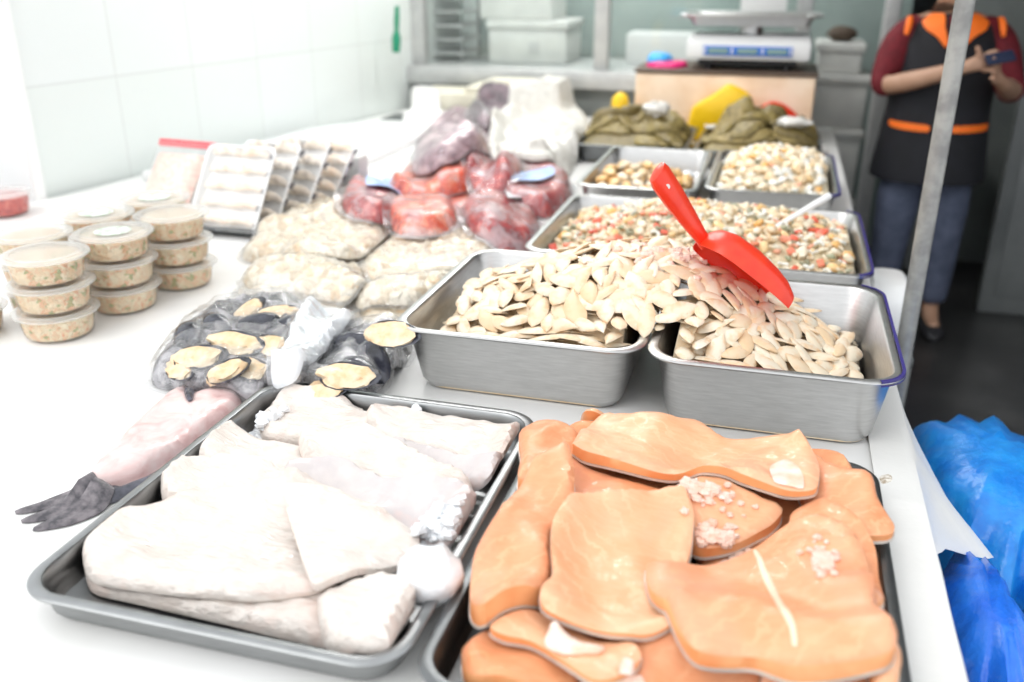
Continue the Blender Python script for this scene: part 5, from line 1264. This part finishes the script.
# ============================================================ POLE, SHEET, BAGS AT THE RIGHT SIDE
def right_side():
    m = MB(); m.tube([(.322, 2.05, .001), (.322, 2.05, 2.695)], .0185, 20); o = tag(m.obj('steel_pole', W['galv']), 'galvanised steel pole standing at the right side of the table', 'pole')
    f = MB(); f.lathe([(.001, .001), (.05, .001), (.05, .006), (.001, .006)], 20, (.322, 2.05, 0)); f.obj('base_plate', W['galv'], o)
    # white sheet hanging over the right edge of the table, pushed out at its lower corner
    rows = []
    # (y, z of hem, x of hem)
    key = [(2.02, .70, .262), (1.80, .66, .285), (1.60, .62, .33), (1.47, .595, .385), (1.39, .60, .402), (1.33, .64, .36), (1.25, .70, .29), (1.15, .735, .258), (1.05, .74, .256), (.45, .74, .256)]
    V = []; n = 12
    ks = [k[0] for k in key][::-1]
    ys = np.linspace(2.02, .45, 64)
    for y in ys:
        hz = np.interp(y, ks, [k[1] for k in key][::-1]); hx = np.interp(y, ks, [k[2] for k in key][::-1])
        row = [(TX1-.055, y, T+.0032), (TX1-.004, y, T+.0034), (TX1+.008, y, T-.001)]
        for k in range(1, n):
            s = k/(n-1); w_ = .008*noise.noise(Vector((y*9, s*2.2, 5)))*s+.006*sin(y*37)*s
            row.append((max(TX1+.008, TX1+.010+(hx-TX1-.010)*s**1.15+w_), y+.01*noise.noise(Vector((y*6, s*3, 9)))*s, T-.004+(hz-T)*s))
        V.append(row)
    N = len(V[0]); v = [p for r in V for p in r]; v2 = []
    for i, r in enumerate(V):
        for j, p in enumerate(r): v2.append((p[0]+(.0014 if j > 2 else 0), p[1], p[2]+(.0014 if j <= 2 else 0)))
    M_ = len(v); f = []
    for i in range(len(V)-1):
        for j in range(N-1):
            q = (i*N+j, (i+1)*N+j, (i+1)*N+j+1, i*N+j+1); f.append(q); f.append(tuple(M_+a for a in q[::-1]))
        for j in (0, N-1): a, b = i*N+j, (i+1)*N+j; f.append((a, b, b+M_, a+M_))
    for i in (0, len(V)-1):
        for j in range(N-1): a, b = i*N+j, i*N+j+1; f.append((a, b, b+M_, a+M_))
    o = tag(mk('white_sheet', v, f and (f), W['white_sheet']) if False else mk('white_sheet', v+v2, f, W['white_sheet']), 'white plastic sheet hanging over the right edge of the table', 'sheet')
    tb = [q for q in COL.objects if q.name == 'market_table'][0]
    for i, pts in enumerate(([(902,452),(912,450),(914,462),(906,468)], [(906,470),(914,468),(918,486),(912,490)], [(880,476),(890,474),(892,480),(882,483)], [(914,492),(920,492),(920,504),(916,503)])):
        P = [at(u, v_, T+.006) for u, v_ in pts]; P = [(min(x, TX1-.012), y) for x, y in P]
        s = Slab(P, .0012, r=.004, edge=.3, amp=.0004, freq=150, sp=.004, stiff=2, lift=.0048, update=False, seed=i)
        sv, sf_ = s.mesh(); st = mk('stain', sv, sf_, W['stain'], tb)
    # blue bags hung below it: crumpled pleated sacks
    def sack(name, label, cx, cy, zt, zb, rx, ry, mat, sd, flat=1.0, folds=9):
        m = MB(); L = []; n = 44
        for k in range(15):
            s = k/14; z = zt+(zb-zt)*s
            w = (.62+.58*sin(pi*min(s*1.05+.12, 1))**.8) if s > .0 else .42
            if k == 14: w *= .55
            lp = []
            for j in range(n):
                a = 2*pi*j/n; q = 1+.16*sin(folds*a+2.5*noise.noise(Vector((s*2.2, sd, 0)))*2)*(.5+.5*s)+.22*noise.noise(Vector((cos(a)*1.6+sd, sin(a)*1.6, s*3.2)))
                lp.append((cx+cos(a)*rx*w*q+.02*sin(s*4+sd), cy+sin(a)*ry*w*q, z+.018*noise.noise(Vector((cos(a)*2, sin(a)*2, sd+s*2)))))
            L.append(lp)
        m.loft(L); return tag(m.obj(name, W[mat], sharp=radians(70)), label, 'bag')
    b = sack('blue_bag', 'bright sky-blue plastic bag standing farther back, beyond the corner of the white sheet', .475, 1.74, .61, .245, .115, .22, 'blue_bag', 3, folds=11)
    m = MB()
    for k in range(4): m.box(.395, .555, 1.58, 1.90, .002+k*.054, .050+k*.054, .006)
    for x in (.400, .538):
        for y in (1.585, 1.883): m.box(x, x+.012, y, y+.012, .01, .21, .002)
    tag(m.obj('slatted_crate', W['dark_wall']), 'low dark slatted crate on the floor under the sky-blue plastic bag', 'crate')
    sack('blue_bag', 'royal-blue plastic bag nearest the front, below the white sheet', .334, 1.17, .675, .012, .056, .17, 'deep_blue', 8, folds=13)
    # white canister hung beside the pole
    m = MB(); L = []
    for k in range(9):
        s = k/8; z = .54+.17*s; w = (.6, .9, 1, 1.02, 1.02, 1, .98, .9, .6)[k]
        L.append([(.325+x*w, 2.50+y*w, z) for x, y, _ in rrect(0, 0, .13, .26, .05, 0, 5)])
    m.loft(L); o = tag(m.obj('white_canister', W['white_plastic']), 'white plastic canister on a stool beside the pole', 'canister')
    m = MB(); m.box(.262, .40, 2.37, 2.63, .51, .538, .005); o = tag(m.obj('side_stool', W['panel']), 'grey stool carrying the white canister behind the pole', 'stool')
    for x in (.275, .387):
        for y in (2.385, 2.615): b = MB(); b.box(x-.011, x+.011, y-.011, y+.011, .001, .509, .002); b.obj('leg', W['panel'], o)

# ============================================================ PERSON
def skin_mesh(name, nodes, edges, mat, parent, root=0, sub=2, smooth=True):
    me = bpy.data.meshes.new(name); P = parent.location if parent else Vector((0,0,0))
    me.from_pydata([Vector(p[0])-P for p in nodes], edges, [])
    o = bpy.data.objects.new(name, me); COL.objects.link(o)
    if parent: o.parent = parent
    sm = o.modifiers.new('s', 'SKIN'); sm.use_smooth_shade = True; sm.branch_smoothing = .4
    for i, p in enumerate(nodes):
        r = p[1] if isinstance(p[1], (tuple, list)) else (p[1], p[1])
        me.skin_vertices[0].data[i].radius = r
        me.skin_vertices[0].data[i].use_root = (i == root)
    ss = o.modifiers.new('u', 'SUBSURF'); ss.levels = sub; ss.render_levels = sub
    bpy.context.view_layer.update()
    dg = bpy.context.evaluated_depsgraph_get(); ev = o.evaluated_get(dg)
    me2 = bpy.data.meshes.new_from_object(ev)
    o.modifiers.clear(); o.data = me2
    me2.materials.clear(); me2.materials.append(mat)
    me2.polygons.foreach_set('use_smooth', [True]*len(me2.polygons))
    return o
def person():
    px0, py0 = .615, 4.12
    root = empty('person', (px0, py0, 0))
    tag(root, 'person in black vest with orange collar over a dark red shirt, looking at a phone', 'person')
    X = lambda x, y, z: (px0+x, py0+y, z+.035*min(max((z-1.06)/.13, 0), 1))
    N = []; E = []
    def add(p, r, par=None):
        N.append((X(*p), r)); i = len(N)-1
        if par is not None: E.append((par, i))
        return i
    pel = add((0, 0, .80), (.135, .10))
    ab = add((0, -.005, .95), (.13, .095), pel); ch = add((0, -.005, 1.10), (.145, .10), ab); sh = add((0, .0, 1.20), (.10, .075), ch)
    nk = add((-.01, -.015, 1.275), .052, sh); nk2 = add((-.015, -.035, 1.325), .052, nk)
    h1 = add((-.02, -.06, 1.375), (.066, .075), nk2); h2 = add((-.02, -.055, 1.44), (.075, .090), h1); h3 = add((-.02, -.045, 1.505), (.06, .07), h2)
    hands = []
    for s, el, wr, pm in ((-1, (-.235, -.08, 1.02), (.015, -.275, 1.105), (.065, -.285, 1.118)), (1, (.240, -.085, 1.015), (.170, -.255, 1.062), (.130, -.285, 1.088))):
        a = add((s*.14, 0, 1.205), .062, sh); b = add((s*.19, -.01, 1.17), .058, a); c = add(((s*.19+el[0])/2, -.04, 1.09), .050, b)
        d = add(el, .044, c); e = add(tuple((el[i]*.55+wr[i]*.45) for i in range(3)), .040, d); w = add(wr, .027, e)
        p = add(pm, (.030, .020), w)
        hands.append((s, p, pm, wr))
    for s in (-1, 1):
        a = add((s*.085, 0, .74), .095, pel); b = add((s*.095, -.01, .60), .085, a); c = add((s*.10, -.015, .44), .060, b); d = add((s*.105, .01, .28), .054, c); e = add((s*.105, .02, .09), .038, d)
        f = add((s*.11, -.05, .045), .034, e); g = add((s*.115, -.13, .035), .028, f)
    # fingers
    for s, p, pm, wr in hands:
        d = (Vector(pm)-Vector(wr)).normalized()
        for k in range(4):
            off = Vector((0, 0, .024-.016*k)); L = (.030, .034, .031, .024)[k]
            if s < 0: q1 = Vector(pm)+d*.030+off; q2 = q1+Vector((.022, -.010, .006))*L/.03; q3 = q2+Vector((.012, .010, -.002))*L/.03
            else: q1 = Vector(pm)+Vector((.0, -.022, .012-.016*k+.02)); q2 = q1+Vector((-.008, -.018, .012))*L/.03; q3 = q2+Vector((-.020, .002, .006))*L/.03
            i1 = add(tuple(q1), .0095, p); i2 = add(tuple(q2), .0088, i1); add(tuple(q3), .0075, i2)
        t1 = Vector(pm)+Vector((0, -.012, .030)); t2 = t1+Vector((.016*-s*(-1), -.006, .022))
        i1 = add(tuple(t1), .011, p); add(tuple(t2), .0085, i1)
    body = skin_mesh('body', N, E, W['bodyskin'], root)
    # face
    for sx in (-1, 1):
        m = MB(); m.blob(X(-.02+sx*.030, -.137, 1.445), (.011, .007, .008), 10, 7, 0); m.obj('eye', W['hair'], root)
        m = MB(); m.blob(X(-.02+sx*.083, -.045, 1.435), (.010, .020, .030), 10, 8, .05); m.obj('ear', W['bodyskin'], root)
    m = MB(); m.tube([X(-.02, -.135, 1.45), X(-.02, -.152, 1.42), X(-.02, -.140, 1.41)], [.008, .013, .010], 8); m.obj('nose', W['bodyskin'], root)
    m = MB(); m.tube([X(-.045, -.130, 1.382), X(-.02, -.138, 1.380), X(.005, -.130, 1.382)], [.003, .006, .003], 8); m.obj('mouth', W['shirt'], root)
    m = MB(); m.blob(X(-.02, -.03, 1.485), (.095, .105, .085), 22, 14, .03, 2); m.obj('hair', W['hair'], root)
    m = MB(); m.blob(X(-.02, .035, 1.40), (.085, .05, .10), 18, 12, .05, 2, 2); m.obj('hair', W['hair'], root)
    # shirt: torso and sleeves to the elbows
    N2 = []; E2 = []
    def a2(p, r, par=None):
        N2.append((X(*p), r)); i = len(N2)-1
        if par is not None: E2.append((par, i))
        return i
    c0 = a2((0, 0, .90), (.15, .11)); c1 = a2((0, 0, 1.08), (.155, .11), c0); c2 = a2((0, .0, 1.20), (.105, .085), c1); a2((-.005, -.005, 1.255), (.066, .06), c2)
    for s, el, wr in ((-1, (-.235, -.08, 1.02), (.015, -.275, 1.105)), (1, (.240, -.085, 1.015), (.170, -.255, 1.062))):
        q = a2((s*.14, 0, 1.20), .076, c2); q = a2((s*.19, -.01, 1.16), .072, q); q = a2(((s*.19+el[0])/2, -.04, 1.08), .066, q); q = a2(tuple(el), .056, q)
        a2(tuple(el[i]*.86+wr[i]*.14 for i in range(3)), .052, q)
    skin_mesh('shirt', N2, E2, W['shirt'], root)
    # jeans
    N3 = []; E3 = []
    def a3(p, r, par=None):
        N3.append((X(*p), r)); i = len(N3)-1
        if par is not None: E3.append((par, i))
        return i
    c0 = a3((0, 0, .82), (.15, .115)); c1 = a3((0, 0, .90), (.15, .11), c0)
    for s in (-1, 1):
        q = a3((s*.085, 0, .73), .108, c0); q = a3((s*.095, -.01, .58), .100, q); q = a3((s*.10, -.015, .42), .082, q); q = a3((s*.105, .005, .26), .074, q); a3((s*.105, .012, .10), .066, q)
    skin_mesh('jeans', N3, E3, W['jeans'], root)
    for s in (-1, 1):
        m = MB(); L = []
        for y, w_, h_ in ((.07, .022, .03), (.06, .036, .06), (.0, .042, .075), (-.06, .045, .060), (-.13, .046, .045), (-.17, .034, .030), (-.185, .012, .015)):
            L.append([X(s*.112+cos(2*pi*j/14)*w_, y, .002+h_/2*(1+sin(2*pi*j/14))*1.0) for j in range(14)])
        m.loft(L); m.obj('shoe', W['shoe'], root)
    # vest
    K = [(.655, .222, .170), (.68, .224, .172), (.80, .208, .160), (.95, .195, .146), (1.08, .196, .140), (1.16, .188, .128), (1.215, .166, .112), (1.245, .130, .098), (1.262, .085, .082)]
    kz = [k[0] for k in K]
    def vr(z): return np.interp(z, kz, [k[1] for k in K]), np.interp(z, kz, [k[2] for k in K])
    m = MB(); L = []; n = 40
    for z, rx, ry in K:
        L.append([X(cos(2*pi*j/n)*rx*(1+.02*sin(5*2*pi*j/n)*(1.1-z)*2*(z < 1.0)), sin(2*pi*j/n)*ry*(1+.03*sin(7*2*pi*j/n)*(1.1-z)*(z < 1.0)), z) for j in range(n)])
    m.loft(L); m.obj('vest', W['vest'], root)
    def patch(name, pts, mat, th=.008, z_up=0):
        Q = smooth_poly(pts, .012, 5, .25); n = len(Q); c = Q.mean(0); m = MB(); loops = []
        def surf(x, z, o):
            rx, ry = vr(z); q = min(abs(x/rx), .985); return X(x, -ry*sqrt(1-q*q)-o, z)
        s = [(.99, -.002), (1, .3), (1, .8), (.96, 1), (.6, 1), (.2, 1)]
        for k, o in s: loops.append([surf(c[0]+(a-c[0])*k, c[1]+(b-c[1])*k, .004+th*o) for a, b in Q])
        m.loft(loops); return m.obj(name, mat, root)
    O = W['orange_trim']
    for s in (-1, 1):
        patch('collar', [(s*.045, 1.262), (s*.085, 1.262), (s*.120, 1.235), (s*.105, 1.205), (s*.062, 1.180), (s*.028, 1.150), (s*.022, 1.165), (s*.040, 1.215)], O, .012)
        t = MB(); pts = [X(s*.158, -.030, 1.246), X(s*.162, -.055, 1.244), X(s*.165, -.076, 1.230), X(s*.169, -.088, 1.205), X(s*.172, -.094, 1.185)]
        t.tube(pts, [.006, .011, .013, .012, .007], 10); t.obj('shoulder_trim', O, root)
        patch('pocket_trim', [(s*.045, .862), (s*.175, .866), (s*.182, .892), (s*.045, .888)], O, .006)
    patch('shirt_neck', [(-.026, 1.255), (.026, 1.255), (.020, 1.19), (0, 1.152), (-.020, 1.19)], W['shirt'], .005)
    # phone held in the hands: its own thing
    m = MB(); m.box(-.050, .050, -.026, .026, -.004, .004, .003, .008)
    ph = m.obj('phone', W['phone'], None, local=True); ph.location = X(.130, -.322, 1.140); ph.rotation_euler = (radians(40), radians(-12), radians(10))
    tag(ph, 'dark blue phone held in the hands of the person', 'phone')

# ============================================================ LIGHT, CAMERA
def light_camera():
    w = bpy.data.worlds.new('overcast_sky'); SC.world = w; w.use_nodes = True
    t = w.node_tree; bg = t.nodes['Background']; bg.inputs['Color'].default_value = (.96, .98, 1.0, 1); bg.inputs['Strength'].default_value = SKY
    S = bpy.data.lights.new('hazy_sun', 'SUN'); S.energy = SUN; S.angle = radians(40); S.color = (1, .98, .95)
    so = bpy.data.objects.new('hazy_sun', S); COL.objects.link(so)
    d = Vector((.55, .62, -.85)); so.rotation_euler = d.to_track_quat('-Z', 'Y').to_euler(); so.location = (-3, -3, 5)
    c = bpy.data.cameras.new('camera'); co = bpy.data.objects.new('camera', c); COL.objects.link(co)
    co.location = (0, 0, CH); co.rotation_euler = (pi/2-TH, 0, YAW)
    c.sensor_width = 36; c.lens = F/1024*36; c.clip_start = .05; c.clip_end = 60
    c.dof.use_dof = True; c.dof.focus_distance = 1.42; c.dof.aperture_fstop = FSTOP
    SC.camera = co
    SC.view_settings.view_transform = 'Standard'; SC.view_settings.look = 'None'; SC.view_settings.gamma = 1
    SC.view_settings.use_curve_mapping = False; SC.view_settings.exposure = EXPO
    SC.cycles.max_bounces = 10; SC.cycles.transparent_max_bounces = 24; SC.cycles.glossy_bounces = 5; SC.cycles.diffuse_bounces = 5
    SC.cycles.sample_clamp_indirect = 6; SC.cycles.use_denoising = True
    SC.cycles.caustics_reflective = False; SC.cycles.caustics_refractive = False

LAMP_W = 13; SKY = 1.0; SUN = .7; EXPO = .54; FSTOP = 2.4
setting(); table(); trays()
h = clam_heap(); heaps(); scoop(h)
packs(); rear(); whitefish(); salmon(); pinkfish(); bags(); tubs()
right_side(); person(); light_camera()
